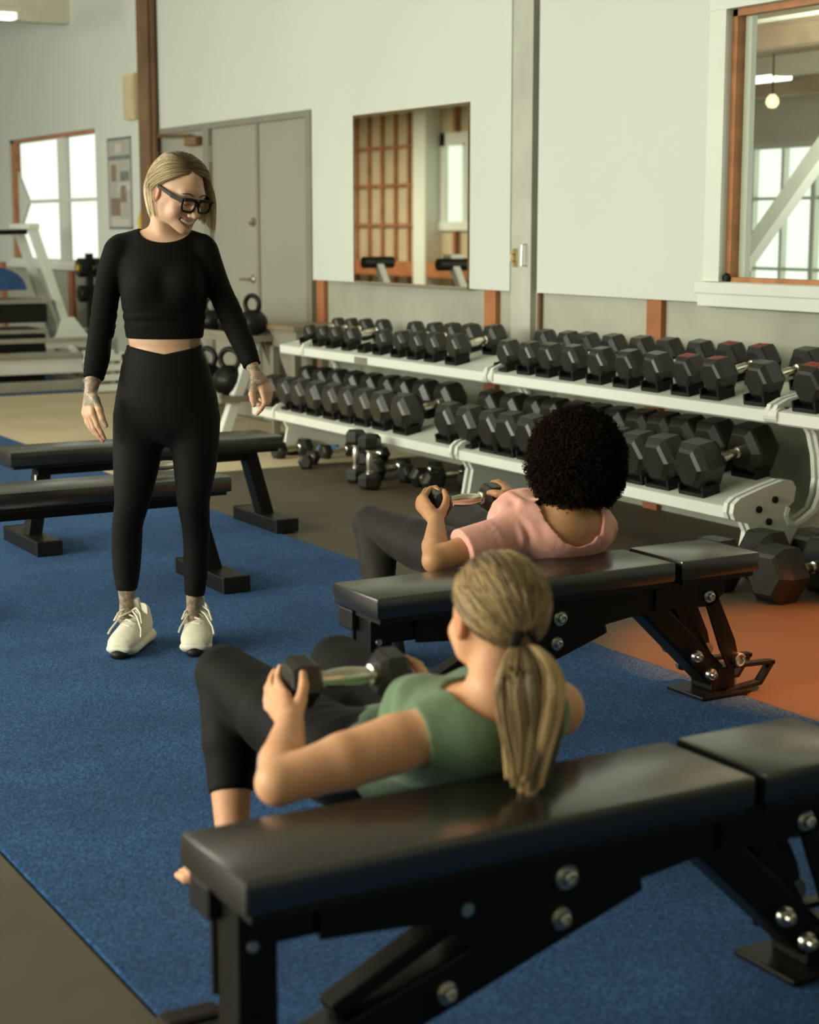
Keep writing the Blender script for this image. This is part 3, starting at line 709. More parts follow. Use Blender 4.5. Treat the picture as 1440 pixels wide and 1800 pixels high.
t = thing('foam_block', 'bright blue foam block on the floor under the far rack', 'foam block', (5.02, 9.80, 0.001), 0.1)
part('block', MB().box((-0.08, -0.30, 0.0), (0.08, 0.30, 0.075), 0.012).box((-0.06, -0.16, 0.074), (0.06, 0.10, 0.10), 0.012), M['bluefoam'], t, True)
part('strap', MB().box((-0.083, -0.02, -0.0), (0.083, 0.02, 0.104), 0.003), M['bluepad'], t)
t = thing('pipe', 'thin steel pipe on the concrete wall behind the middle rack', 'pipe', (XW + 0.02, 5.35, 0.335))
part('tube', MB().tube([(0, -1.4, 0), (0, 0.16, 0)], 0.014, 8), M['greymetal'], t, True)
part('elbow', MB().lathe([(-0.02, 0.022), (0.026, 0.022)], 10, Matrix.Translation((0, 0.16, 0))), M['steel'], t, True)

# ================================================================ kettlebell stand
ks = thing('kettlebell_stand', 'grey brown kettlebell stand in front of the grey doors', 'stand', (4.78, 10.84, 0.0), math.radians(4))
ksm = mat('grey_brown_stand_paint', (0.22, 0.20, 0.14), 0.5, var=0.12)
for y in (-0.55, 0.55):
    part('leg', MB().beam((-0.30, y, 0.01), (0.02, y, 0.80), 0.07, 0.06, up=(0, 1, 0)), M['rackwhite'] if y < 0 else ksm, ks)
    part('leg', MB().beam((0.32, y, 0.01), (0.0, y, 0.80), 0.07, 0.06, up=(0, 1, 0)), ksm, ks)
    part('foot', MB().box((-0.36, y - 0.045, 0.002), (0.36, y + 0.045, 0.04), 0.006), ksm, ks)
part('upper_tray', MB().box((-0.20, -0.66, 0.66), (0.16, 0.62, 0.70), 0.005).box((-0.21, -0.66, 0.69), (-0.185, 0.62, 0.725), 0.003), ksm, ks)
part('lower_tray', MB().box((-0.33, -0.62, 0.27), (0.10, 0.62, 0.31), 0.005).box((-0.34, -0.62, 0.30), (-0.315, 0.62, 0.335), 0.003), ksm, ks)
part('cross_tube', MB().tube([(0.0, -0.55, 0.79), (0.0, 0.55, 0.79)], 0.025, 10), ksm, ks, True)
def kettlebell(loc, s, rz, label, grp='kettlebells on the stand'):
    t = thing('kettlebell', label, 'kettlebell', loc, rz, grp)
    pr = [(0.0, 0.055), (0.004, 0.065), (0.03, 0.092), (0.075, 0.105), (0.115, 0.095), (0.15, 0.065), (0.165, 0.03)]
    part('body', MB().lathe([(a * s, b * s) for a, b in pr], 18, Matrix.Rotation(-math.pi / 2, 4, 'Y')), M['blackmetal'], t, True)
    pts = []
    for k in range(13):
        a = math.radians(-50 + 280 * k / 12)
        pts.append((0, s * 0.068 * math.cos(a), s * (0.20 + 0.058 * math.sin(a))))
    part('handle', MB().tube(pts, 0.0165 * s, 10), M['blackmetal'], t, True)
    return t
ca, sa = math.cos(math.radians(4)), math.sin(math.radians(4))
def onks(x, y, z): return (4.78 + ca * x - sa * y, 10.84 + sa * x + ca * y, z)
for i, (y, s) in enumerate(((-0.53, 1.0), (-0.24, 0.92), (0.05, 0.85), (0.36, 0.85))):
    kettlebell(onks(-0.04, y, 0.701), s, 0.3, 'black kettlebell on the upper tray, %s from the right' % ORD[i])
for i, (y, s) in enumerate(((-0.45, 1.15), (-0.12, 1.1), (0.22, 1.1))):
    kettlebell(onks(-0.17, y, 0.311), s, 0.5, 'black kettlebell on the lower tray, %s from the right' % ORD[i])
# slanted pad rack right of the stand
t = thing('step_platform', 'brown wooden plyo step leaning shelf between kettlebell stand and far dumbbell rack', 'platform', (5.08, 10.03, 0.0))
brn = mat('brown_board', (0.20, 0.155, 0.09), 0.55, var=0.15)
part('top_board', MB().box((-0.24, -0.20, 0.74), (0.20, 0.20, 0.775), 0.006), brn, t)
part('apron', MB().box((-0.21, -0.18, 0.63), (0.18, 0.18, 0.74), 0.004), M['doorframe'], t)
for x in (-0.2, 0.16):
    for y in (-0.16, 0.16):
        part('leg', MB().box((x - 0.025, y - 0.025, 0.0015), (x + 0.025, y + 0.025, 0.63), 0.004), ksm, t)
part('back_brace', MB().box((-0.18, 0.15, 0.12), (0.16, 0.18, 0.17), 0.003), ksm, t)

# ================================================================ white leg machine at the far end
lm = thing('leg_machine', 'white plate loaded leg machine with blue seat pad at the far left', 'gym machine', (4.72, 14.75, 0.004))
def lp(nm, mb, m, sm=False): return part(nm, mb, m, lm, sm)
Wm = M['rackwhite']
for dy in (0.0, 0.42):
    lp('guide_rail', MB().beam((-0.02, dy - 0.1, 1.40), (0.33, dy - 0.1, 0.30), 0.07, 0.085, up=(0, 1, 0)), Wm)
lp('rail_cap', MB().box((-0.07, -0.16, 1.38), (0.03, 0.40, 1.43), 0.01), Wm)
lp('bar', MB().tube([(-0.05, -0.06, 1.36), (-0.75, 0.1, 1.345)], 0.022, 10), M['blackmetal'], True)
lp('bar_sleeve', MB().tube([(-0.42, 0.02, 1.35), (-0.80, 0.11, 1.345)], 0.045, 12), M['blackmetal'], True)
lp('carriage_plate', MB().prism([(0.04, 0.35), (0.45, 0.35), (0.45, 0.42), (0.30, 0.62), (0.20, 0.62), (0.13, 0.45), (0.02, 0.42)], 'y', -0.20, -0.17), Wm)
lp('seat_pad', MB().prism([(-0.66, 0.86)] + [(-0.38 + 0.28 * math.cos(math.radians(a)), 0.86 + 0.20 * math.sin(math.radians(a))) for a in range(180, -1, -15)], 'y', -0.15, 0.3), M['bluepad'])
for k, z in enumerate((0.78, 0.52, 0.26)):
    lp('step', MB().box((-0.75, -0.2, z - 0.20), (0.06 - 0.02 * k, 0.4, z - 0.04), 0.01), M['blackplastic'])
    lp('step_edge', MB().box((-0.75, -0.22, z - 0.035), (0.08 - 0.02 * k, 0.4, z), 0.008), M['greymetal'])
lp('base_plate', MB().box((-0.60, -0.34, 0.14), (0.36, -0.28, 0.30), 0.01), Wm)
lp('base_strut', MB().beam((0.25, -0.24, 0.36), (0.42, -0.24, 0.10), 0.05, 0.09, up=(0, 1, 0)), Wm)
lp('front_rail', MB().box((-0.70, -0.42, 0.415), (0.52, -0.38, 0.455), 0.008), M['greymetal'])
lp('front_rail', MB().box((-0.70, -0.42, 0.285), (0.52, -0.38, 0.325), 0.008), M['greymetal'])
lp('floor_frame', MB().box((-0.75, -0.50, 0.002), (0.56, -0.42, 0.09), 0.01).box((0.30, -0.45, 0.0), (0.38, 0.40, 0.09), 0.01).box((-0.74, -0.45, 0.0), (-0.68, 0.40, 0.09), 0.01), M['greymetal'])
lp('rail_post', MB().box((-0.66, -0.43, 0.08), (-0.60, -0.37, 0.46), 0.006).box((0.44, -0.43, 0.08), (0.50, -0.37, 0.46), 0.006), M['greymetal'])
t = thing('storage_crate', 'white slatted storage crate on the floor beside the leg machine', 'crate', (5.10, 14.05, 0.002))
for k in range(4):
    part('slat', MB().box((-0.14, -0.14, 0.02 + 0.085 * k), (0.14, -0.125, 0.075 + 0.085 * k)).box((-0.14, -0.14, 0.02 + 0.085 * k), (-0.125, 0.14, 0.075 + 0.085 * k)), Wm, t)
for x in (-0.14, 0.11):
    for y in (-0.14, 0.11): part('corner_post', MB().box((x, y, 0.0), (x + 0.03, y + 0.03, 0.35)), Wm, t)
part('bottom', MB().box((-0.13, -0.13, 0.01), (0.13, 0.13, 0.02)), Wm, t)
# weight tree
c = onx(158, 500, 5.21)
t = thing('plate_tree', 'black plate tree with round plates left of the trainer', 'plate tree', (5.21, float(c[1]), 0.005))
part('post', MB().box((-0.03, -0.03, 0.03), (0.03, 0.03, 1.17), 0.005), M['blackmetal'], t)
part('base', MB().box((-0.06, -0.04, 0.0), (0.07, 0.04, 0.05), 0.006).box((-0.04, -0.14, 0.0), (0.04, 0.25, 0.05), 0.006), M['blackmetal'], t)
for z in (1.05, 0.82, 0.5):
    part('peg', MB().tube([(-0.105, 0, z), (0.082, 0, z)], 0.018, 8), M['steel'], t, True)
zz = float(c[1])
for (z, r, w, s) in ((1.05, 0.085, 0.07, 'upper'), (0.82, 0.075, 0.06, 'middle')):
    for q, nm in ((-0.115, 'left'), (0.115, 'right')):
        p = thing('weight_plate', 'black weight plate on the %s peg of the plate tree, %s side' % (s, nm), 'weight plate', (5.21 + q * 0.62, zz, z), 0, 'weight plates on the tree')
        part('disc', MB().lathe([(-w / 2, r * 0.55), (-w / 2, r * 0.92), (-w * 0.4, r), (w * 0.4, r), (w / 2, r * 0.92), (w / 2, r * 0.55)], 20), M['blackmetal'], p, True)
        part('hub', MB().lathe([(-w * 0.6, 0.03), (w * 0.6, 0.03)], 12), M['yellow'] if s == 'upper' else M['blackmetal'], p, True)

# two machines standing left of the frame, seen only in the wall mirror
for nm, px, py, cap in (('left', 667, 462, False), ('right', 800, 466, True)):
    q = onx(px, py, 8.0); y0 = float(q[1]); z0 = float(q[2])
    t = thing('roller_post', 'white slanted post with black roller pad, %s one in the mirror' % nm, 'gym machine', (2.6, y0, 0.005))
    part('roller', MB().tube([(-0.16, 0, z0), (0.16, 0, z0)], 0.055, 14), M['blackplastic'], t, True)
    part('post', MB().beam((0, -0.02, z0 - 0.03), (0, -0.75, 0.06), 0.07, 0.07, up=(1, 0, 0)), M['rackwhite'], t)
    part('base', MB().box((-0.30, -0.82, 0.0), (0.30, -0.74, 0.07), 0.006).box((-0.04, -0.80, 0.0), (0.04, 0.35, 0.07), 0.006), M['rackwhite'], t)
    if cap: part('cap', MB().box((-0.07, -0.07, z0 + 0.05), (0.07, 0.07, z0 + 0.09), 0.012), M['rackwhite'], t)
# ================================================================ signed-distance modelling of figures
class Field:
    def __init__(s, lo, hi, h):
        s.lo = np.array(lo, float); s.h = h
        s.n = np.ceil((np.array(hi) - s.lo) / h).astype(int) + 1
        s.a = np.full(tuple(s.n), 0.5, np.float32)
    def region(s, lo, hi):
        i0 = np.clip(np.floor((np.array(lo) - s.lo) / s.h).astype(int), 0, s.n)
        i1 = np.clip(np.ceil((np.array(hi) - s.lo) / s.h).astype(int) + 1, 0, s.n)
        sl = tuple(slice(a, b) for a, b in zip(i0, i1))
        ax = [(s.lo[k] + s.h * np.arange(i0[k], i1[k])).astype(np.float32) for k in range(3)]
        return sl, ax[0][:, None, None], ax[1][None, :, None], ax[2][None, None, :]
    def put(s, sl, d, k, op='u'):
        A = s.a[sl]
        if A.size == 0: return
        if op == 'u':
            if k > 0:
                h = np.clip(0.5 + 0.5 * (A - d) / k, 0, 1); s.a[sl] = A + (d - A) * h - k * h * (1 - h)
            else: s.a[sl] = np.minimum(A, d)
        else:      # carve
            d = -d
            if k > 0:
                h = np.clip(0.5 - 0.5 * (A - d) / k, 0, 1); s.a[sl] = A + (d - A) * h + k * h * (1 - h)
            else: s.a[sl] = np.maximum(A, d)
    def cone(s, p0, p1, r0, r1, k=0.01, lat=None, op='u', flat0=None, flat1=None, pad=0.0):
        # tapered limb; r = radius or (lateral, other) radii
        p0 = np.array(p0, float); p1 = np.array(p1, float)
        a0, b0 = r0 if hasattr(r0, '__len__') else (r0, r0); a1, b1 = r1 if hasattr(r1, '__len__') else (r1, r1)
        w = p1 - p0; L = np.linalg.norm(w); w = w / max(L, 1e-9)
        m = max(a0, b0, a1, b1) + 2 * k + 0.012 + pad
        sl, X, Y, Z = s.region(np.minimum(p0, p1) - m, np.maximum(p0, p1) + m)
        rx, ry, rz = X - p0[0], Y - p0[1], Z - p0[2]
        t = rx * w[0] + ry * w[1] + rz * w[2]
        tc = np.clip(t / L, 0, 1) if L > 1e-6 else np.zeros_like(t)
        if lat is None:
            d = np.sqrt((rx - w[0] * tc * L) ** 2 + (ry - w[1] * tc * L) ** 2 + (rz - w[2] * tc * L) ** 2) - (a0 + (a1 - a0) * tc)
        else:
            u = np.array(lat, float); u = u - w * u.dot(w); u /= np.linalg.norm(u); v = np.cross(w, u)
            A = a0 + (a1 - a0) * tc; B = b0 + (b1 - b0) * tc; mn = np.minimum(A, B)
            du = rx * u[0] + ry * u[1] + rz * u[2]; dv = rx * v[0] + ry * v[1] + rz * v[2]; dw = t - tc * L
            d = (np.sqrt((du / A) ** 2 + (dv / B) ** 2 + (dw / mn) ** 2) - 1) * mn
        if flat1 is not None: d = np.maximum(d, t - L - flat1)
        if flat0 is not None: d = np.maximum(d, -t - flat0)
        s.put(sl, d.astype(np.float32), k, op); return s
    def chain(s, pts, rad, k=0.012, lat=None, flat0=None, flat1=None, sub=3):
        P_ = np.array(pts, float); R_ = np.array([r if hasattr(r, '__len__') else (r, r) for r in rad], float)
        C = np.concatenate([P_, R_], 1); C = np.concatenate([2 * C[:1] - C[1:2], C, 2 * C[-1:] - C[-2:-1]])
        out = [C[1]]
        for i in range(1, len(C) - 2):
            for j in range(1, sub + 1):
                t = j / sub
                out.append(0.5 * (2 * C[i] + (C[i + 1] - C[i - 1]) * t + (2 * C[i - 1] - 5 * C[i] + 4 * C[i + 1] - C[i + 2]) * t * t + (3 * C[i] - C[i - 1] - 3 * C[i + 1] + C[i + 2]) * t ** 3))
        out = np.array(out); m = out[:, 3:].max() + 2 * k + 0.012
        sl, _, _, _ = s.region(out[:, :3].min(0) - m, out[:, :3].max(0) + m)
        T = object.__new__(Field); T.lo = s.lo + s.h * np.array([q.start for q in sl]); T.h = s.h; T.n = np.array([q.stop - q.start for q in sl]); T.a = np.full(tuple(T.n), 0.5, np.float32)
        n = len(out)
        for i in range(n - 1):
            T.cone(out[i, :3], out[i + 1, :3], tuple(out[i, 3:]), tuple(out[i + 1, 3:]), 0.0, lat, 'u', flat0 if i == 0 else None, flat1 if i == n - 2 else None, pad=k)
        s.put(sl, T.a, k); return s
    def ell(s, c, r, k=0.01, R=None, op='u'):
        c = np.array(c, float); r = np.array(r if hasattr(r, '__len__') else (r, r, r), float)
        m = r.max() + 2 * k + 0.012
        sl, X, Y, Z = s.region(c - m, c + m)
        x, y, z = X - c[0], Y - c[1], Z - c[2]
        if R is not None:
            x, y, z = (x * R[0, 0] + y * R[1, 0] + z * R[2, 0], x * R[0, 1] + y * R[1, 1] + z * R[2, 1], x * R[0, 2] + y * R[1, 2] + z * R[2, 2])
        k0 = np.sqrt((x / r[0]) ** 2 + (y / r[1]) ** 2 + (z / r[2]) ** 2)
        k1 = np.sqrt((x / r[0] ** 2) ** 2 + (y / r[1] ** 2) ** 2 + (z / r[2] ** 2) ** 2) + 1e-6
        s.put(sl, (k0 * (k0 - 1) / k1).astype(np.float32), k, op); return s
    def halfspace(s, p, nrm, lo, hi, k=0.0):     # removes the side the normal points to, inside a box
        nrm = np.array(nrm, float); nrm /= np.linalg.norm(nrm)
        sl, X, Y, Z = s.region(lo, hi)
        d = (X - p[0]) * nrm[0] + (Y - p[1]) * nrm[1] + (Z - p[2]) * nrm[2]
        s.put(sl, -d.astype(np.float32), k, 'c'); return s
    def fn(s, f, lo=None, hi=None):
        lo = s.lo if lo is None else lo; hi = s.lo + s.h * s.n if hi is None else hi
        sl, X, Y, Z = s.region(lo, hi); s.a[sl] = f(s.a[sl], X, Y, Z).astype(np.float32); return s
    def surface(s, smooth=2):
        A = s.a; h = s.h
        ins = A < 0; n = A.shape
        c = np.zeros(tuple(k - 1 for k in n), np.uint8)
        for dx in (0, 1):
            for dy in (0, 1):
                for dz in (0, 1): c += ins[dx:n[0] - 1 + dx, dy:n[1] - 1 + dy, dz:n[2] - 1 + dz]
        act = (c > 0) & (c < 8)
        idx = np.argwhere(act); N = len(idx)
        vid = np.full(c.shape, -1, np.int32); vid[act] = np.arange(N)
        cs = [(dx, dy, dz) for dx in (0, 1) for dy in (0, 1) for dz in (0, 1)]
        val = [A[idx[:, 0] + q[0], idx[:, 1] + q[1], idx[:, 2] + q[2]] for q in cs]
        P = np.zeros((N, 3)); cnt = np.zeros(N)
        for i in range(8):
            for j in range(i + 1, 8):
                df = [b - a for a, b in zip(cs[i], cs[j])]
                if sum(map(abs, df)) != 1: continue
                m = (val[i] < 0) != (val[j] < 0)
                t = val[i][m] / (val[i][m] - val[j][m])
                P[m] += np.array(cs[i]) + t[:, None] * np.array(df); cnt[m] += 1
        V = s.lo + h * (idx + P / cnt[:, None])
        Q = []
        for ax in range(3):
            o = [k for k in range(3) if k != ax]
            a = np.take(ins, range(n[ax] - 1), ax); b = np.take(ins, range(1, n[ax]), ax)
            e = np.argwhere(a != b)
            e = e[(e[:, o[0]] > 0) & (e[:, o[1]] > 0) & (e[:, o[0]] < n[o[0]] - 1) & (e[:, o[1]] < n[o[1]] - 1)]
            sg = ins[e[:, 0], e[:, 1], e[:, 2]]
            def g(d0, d1):
                q = e.copy(); q[:, o[0]] += d0; q[:, o[1]] += d1; return vid[q[:, 0], q[:, 1], q[:, 2]]
            f = np.stack([g(-1, -1), g(0, -1), g(0, 0), g(-1, 0)], 1)
            flip = sg if ax != 1 else ~sg
            f[~flip] = f[~flip][:, ::-1]
            Q.append(f)
        Q = np.concatenate(Q)
        for _ in range(smooth):
            acc = np.zeros((N, 3)); w = np.zeros(N)
            for i in range(4):
                p, q = Q[:, i], Q[:, (i + 1) % 4]
                for a_, b_ in ((p, q), (q, p)):
                    w += np.bincount(a_, minlength=N)
                    for k in range(3): acc[:, k] += np.bincount(a_, V[b_, k], N)
            V = V * 0.5 + 0.5 * acc / np.maximum(w, 1)[:, None]
        return V, Q

def np_mesh(name, V, Q, m, smooth=True, attrs=None):
    me = bpy.data.meshes.new(name); nv, nf = len(V), len(Q); q = Q.shape[1]
    me.vertices.add(nv); me.vertices.foreach_set('co', np.ascontiguousarray(V, np.float32).ravel())
    me.loops.add(nf * q); me.loops.foreach_set('vertex_index', np.ascontiguousarray(Q, np.int32).ravel())
    me.polygons.add(nf); me.polygons.foreach_set('loop_start', np.arange(0, nf * q, q, dtype=np.int32))
    try: me.polygons.foreach_set('loop_total', np.full(nf, q, np.int32))
    except Exception: pass
    me.update(calc_edges=True); me.validate()
    if smooth: me.polygons.foreach_set('use_smooth', np.ones(nf, bool))
    for k, a in (attrs or {}).items():
        at = me.attributes.new(k, 'FLOAT', 'POINT'); at.data.foreach_set('value', np.ascontiguousarray(a, np.float32))
    me.materials.append(m); return me

def tubes(paths, rad, sides=3, closed_tip=True):
    # paths (N,K,3), rad (N,K) -> V, Q
    N, K, _ = paths.shape
    T = np.gradient(paths, axis=1); T /= np.linalg.norm(T, axis=2, keepdims=True) + 1e-9
    ref = np.array([0.31, 0.52, 0.79]); U = np.cross(T, ref); U /= np.linalg.norm(U, axis=2, keepdims=True) + 1e-9
    W = np.cross(T, U)
    ang = 2 * np.pi * np.arange(sides) / sides
    V = paths[:, :, None, :] + rad[:, :, None, None] * (np.cos(ang)[None, None, :, None] * U[:, :, None, :] + np.sin(ang)[None, None, :, None] * W[:, :, None, :])
    base = (np.arange(N) * K * sides)[:, None, None] + (np.arange(K - 1) * sides)[None, :, None]
    j = np.arange(sides)[None, None, :]; j2 = (np.arange(sides) + 1) % sides; j2 = j2[None, None, :]
    Q = np.stack([base + j, base + j2, base + sides + j2, base + sides + j], -1).reshape(-1, 4)
    return V.reshape(-1, 3), Q

def smoothstep(a, b, x): t = np.clip((x - a) / (b - a), 0, 1); return t * t * (3 - 2 * t)

# ---- materials for figures
def skin_material(name, col, lip, brow, ink=True):
    m, nt, b = principled(name); n = nt.nodes; L = nt.links
    tc = n.new('ShaderNodeTexCoord')
    def attr(nm):
        a = n.new('ShaderNodeAttribute'); a.attribute_name = nm; return a.outputs['Fac']
    no = n.new('ShaderNodeTexNoise'); no.inputs['Scale'].default_value = 22; no.inputs['Detail'].default_value = 3; L.new(tc.outputs['Object'], no.inputs['Vector'])
    cr = n.new('ShaderNodeValToRGB'); e = cr.color_ramp.elements
    e[0].position = 0.3; e[1].position = 0.72
    e[0].color = (col[0] * 0.93, col[1] * 0.86, col[2] * 0.84, 1); e[1].color = (min(1, col[0] * 1.05), col[1] * 1.06, col[2] * 1.05, 1)
    L.new(no.outputs['Fac'], cr.inputs['Fac'])
    cur = cr.outputs['Color']
    def mix(fac, color):
        nonlocal cur
        mx = n.new('ShaderNodeMix'); mx.data_type = 'RGBA'
        L.new(fac, mx.inputs[0]); L.new(cur, mx.inputs[6])
        if isinstance(color, tuple): mx.inputs[7].default_value = (*color, 1)
        else: L.new(color, mx.inputs[7])
        cur = mx.outputs[2]
    mix(attr('lip'), lip); mix(attr('brow'), brow); mix(attr('blush'), (col[0] * 0.95, col[1] * 0.62, col[2] * 0.5))
    if ink:
        # ink drawing: swirls from a distorted wave over a soft shaded base
        wv = n.new('ShaderNodeTexWave'); wv.wave_type = 'RINGS'; wv.inputs['Scale'].default_value = 60; wv.inputs['Distortion'].default_value = 14
        wv.inputs['Detail'].default_value = 2; wv.inputs['Detail Scale'].default_value = 1.6
        n3 = n.new('ShaderNodeTexNoise'); n3.inputs['Scale'].default_value = 48; n3.inputs['Detail'].default_value = 2
        for x in (wv, n3): L.new(tc.outputs['Object'], x.inputs['Vector'])
        c1 = n.new('ShaderNodeValToRGB'); c1.color_ramp.elements[0].position = 0.30; c1.color_ramp.elements[1].position = 0.5
        L.new(wv.outputs['Fac'], c1.inputs['Fac'])
        c2 = n.new('ShaderNodeValToRGB'); c2.color_ramp.elements[0].position = 0.40; c2.color_ramp.elements[1].position = 0.56
        L.new(n3.outputs['Fac'], c2.inputs['Fac'])
        mn = n.new('ShaderNodeMath'); mn.operation = 'MULTIPLY'; L.new(c1.outputs['Color'], mn.inputs[0]); L.new(c2.outputs['Color'], mn.inputs[1])
        inv = n.new('ShaderNodeMath'); inv.operation = 'SUBTRACT'; inv.inputs[0].default_value = 1.12; L.new(mn.outputs[0], inv.inputs[1])
        mu = n.new('ShaderNodeMath'); mu.operation = 'MULTIPLY'; mu.use_clamp = True; L.new(inv.outputs[0], mu.inputs[0]); L.new(attr('ink'), mu.inputs[1])
        mu2 = n.new('ShaderNodeMath'); mu2.operation = 'MULTIPLY'; mu2.inputs[1].default_value = 0.86; L.new(mu.outputs[0], mu2.inputs[0])
        mix(mu2.outputs[0], (0.115, 0.135, 0.10))
    L.new(cur, b.inputs['Base Color'])
    b.inputs['Roughness'].default_value = 0.5; b.inputs['Specular IOR Level'].default_value = 0.4
    b.inputs['Subsurface Weight'].default_value = 0.12; b.inputs['Subsurface Radius'].default_value = (1.0, 0.35, 0.18); b.inputs['Subsurface Scale'].default_value = 0.006
    return m
def hair_material(name, root, mid, tip):
    m, nt, b = principled(name); n = nt.nodes; L = nt.links
    a = n.new('ShaderNodeAttribute'); a.attribute_name = 'along'; t = n.new('ShaderNodeAttribute'); t.attribute_name = 'tone'
    cr = n.new('ShaderNodeValToRGB'); e = cr.color_ramp.elements
    e[0].color = (*root, 1); e[0].position = 0.04; e[1].color = (*tip, 1); e[1].position = 0.9
    k = e.new(0.28); k.color = (*mid, 1)
    L.new(a.outputs['Fac'], cr.inputs['Fac'])
    mr = n.new('ShaderNodeMapRange'); mr.inputs[3].default_value = 0.22; mr.inputs[4].default_value = 1.45; L.new(t.outputs['Fac'], mr.inputs[0])
    mx = n.new('ShaderNodeMix'); mx.data_type = 'RGBA'; mx.blend_type = 'MULTIPLY'; mx.inputs[0].default_value = 1
    L.new(cr.outputs['Color'], mx.inputs[6]); L.new(mr.outputs[0], mx.inputs[7]); L.new(mx.outputs[2], b.inputs['Base Color'])
    b.inputs['Roughness'].default_value = 0.42; b.inputs['Specular IOR Level'].default_value = 0.45
    return m
def cloth(name, col, rough=0.75, bump=0.25, bscale=14, sheen=0.1, spec=0.3, fine=900):
    m, nt, b = principled(name); n = nt.nodes; L = nt.links
    tc = n.new('ShaderNodeTexCoord')
    n1 = n.new('ShaderNodeTexNoise'); n1.inputs['Scale'].default_value = bscale; n1.inputs['Detail'].default_value = 3; n1.inputs['Distortion'].default_value = 0.6
    n2 = n.new('ShaderNodeTexNoise'); n2.inputs['Scale'].default_value = fine
    for x in (n1, n2): L.new(tc.outputs['Object'], x.inputs['Vector'])
    b1 = n.new('ShaderNodeBump'); b1.inputs['Strength'].default_value = bump; b1.inputs['Distance'].default_value = 0.012
    b2 = n.new('ShaderNodeBump'); b2.inputs['Strength'].default_value = 0.15; b2.inputs['Distance'].default_value = 0.001
    L.new(n1.outputs['Fac'], b1.inputs['Height']); L.new(n2.outputs['Fac'], b2.inputs['Height']); L.new(b1.outputs['Normal'], b2.inputs['Normal']); L.new(b2.outputs['Normal'], b.inputs['Normal'])
    cr = n.new('ShaderNodeValToRGB'); cr.color_ramp.elements[0].color = (*[c * 0.9 for c in col], 1); cr.color_ramp.elements[1].color = (*[min(1, c * 1.08) for c in col], 1)
    L.new(n2.outputs['Fac'], cr.inputs['Fac']); L.new(cr.outputs['Color'], b.inputs['Base Color'])
    b.inputs['Roughness'].default_value = rough; b.inputs['Sheen Weight'].default_value = sheen; b.inputs['Sheen Roughness'].default_value = 0.5; b.inputs['Specular IOR Level'].default_value = spec
    return m
MS = {}
MS['light'] = skin_material('fair_skin', (0.62, 0.40, 0.255), (0.40, 0.13, 0.085), (0.10, 0.06, 0.03))
MS['tan'] = skin_material('tanned_skin', (0.74, 0.40, 0.215), (0.40, 0.14, 0.09), (0.10, 0.06, 0.03), False)
MS['brown'] = skin_material('brown_skin', (0.52, 0.27, 0.125), (0.22, 0.08, 0.06), (0.02, 0.015, 0.01))
MS['blacktop'] = cloth('black_ribbed_top', (0.0042, 0.004, 0.0028), 0.8, 0.2, 16, sheen=0.015, spec=0.12)
MS['legging'] = cloth('black_leggings_knit', (0.0042, 0.004, 0.003), 0.72, 0.10, 10, sheen=0.02, spec=0.16)
MS['greylegging'] = cloth('charcoal_leggings_knit', (0.022, 0.019, 0.014), 0.7, 0.12, 10, sheen=0.06, spec=0.25)
MS['green'] = cloth('green_tank_jersey', (0.145, 0.225, 0.125), 0.85, 0.35, 12, sheen=0.08)
MS['pink'] = cloth('pink_tee_jersey', (0.82, 0.41, 0.325), 0.88, 0.45, 13, sheen=0.08)
MS['shoe'] = cloth('cream_shoe_mesh', (0.74, 0.71, 0.56), 0.8, 0.2, 40)
MS['sole'] = mat('cream_foam_sole', (0.76, 0.73, 0.60), 0.6, var=0.03, scale=30)
MS['blond'] = hair_material('blond_bob_hair', (0.11, 0.07, 0.03), (0.60, 0.47, 0.25), (0.85, 0.72, 0.45))
MS['darkblond'] = hair_material('dark_blond_hair', (0.20, 0.125, 0.05), (0.46, 0.31, 0.14), (0.72, 0.52, 0.26))
MS['afro'] = hair_material('black_curly_hair', (0.005, 0.003, 0.002), (0.009, 0.0055, 0.003), (0.020, 0.0115, 0.006))
MS['afro'].node_tree.nodes['Principled BSDF'].inputs['Roughness'].default_value = 0.8; MS['afro'].node_tree.nodes['Principled BSDF'].inputs['Specular IOR Level'].default_value = 0.1
MS['eye'] = mat('eye_white', (0.75, 0.72, 0.65), 0.25, var=0.02)
MS['iris'] = mat('dark_iris', (0.04, 0.03, 0.02), 0.2)
MS['teeth'] = mat('teeth_enamel', (0.80, 0.77, 0.66), 0.3, var=0.03)
MS['frame'] = mat('black_acetate', (0.005, 0.005, 0.005), 0.45, var=0.1, spec=0.18)
MS['browhair'] = mat('brown_brow_hair', (0.075, 0.045, 0.022), 0.8, var=0.2, scale=300)
MS['mouth'] = mat('mouth_inside', (0.12, 0.03, 0.025), 0.5)

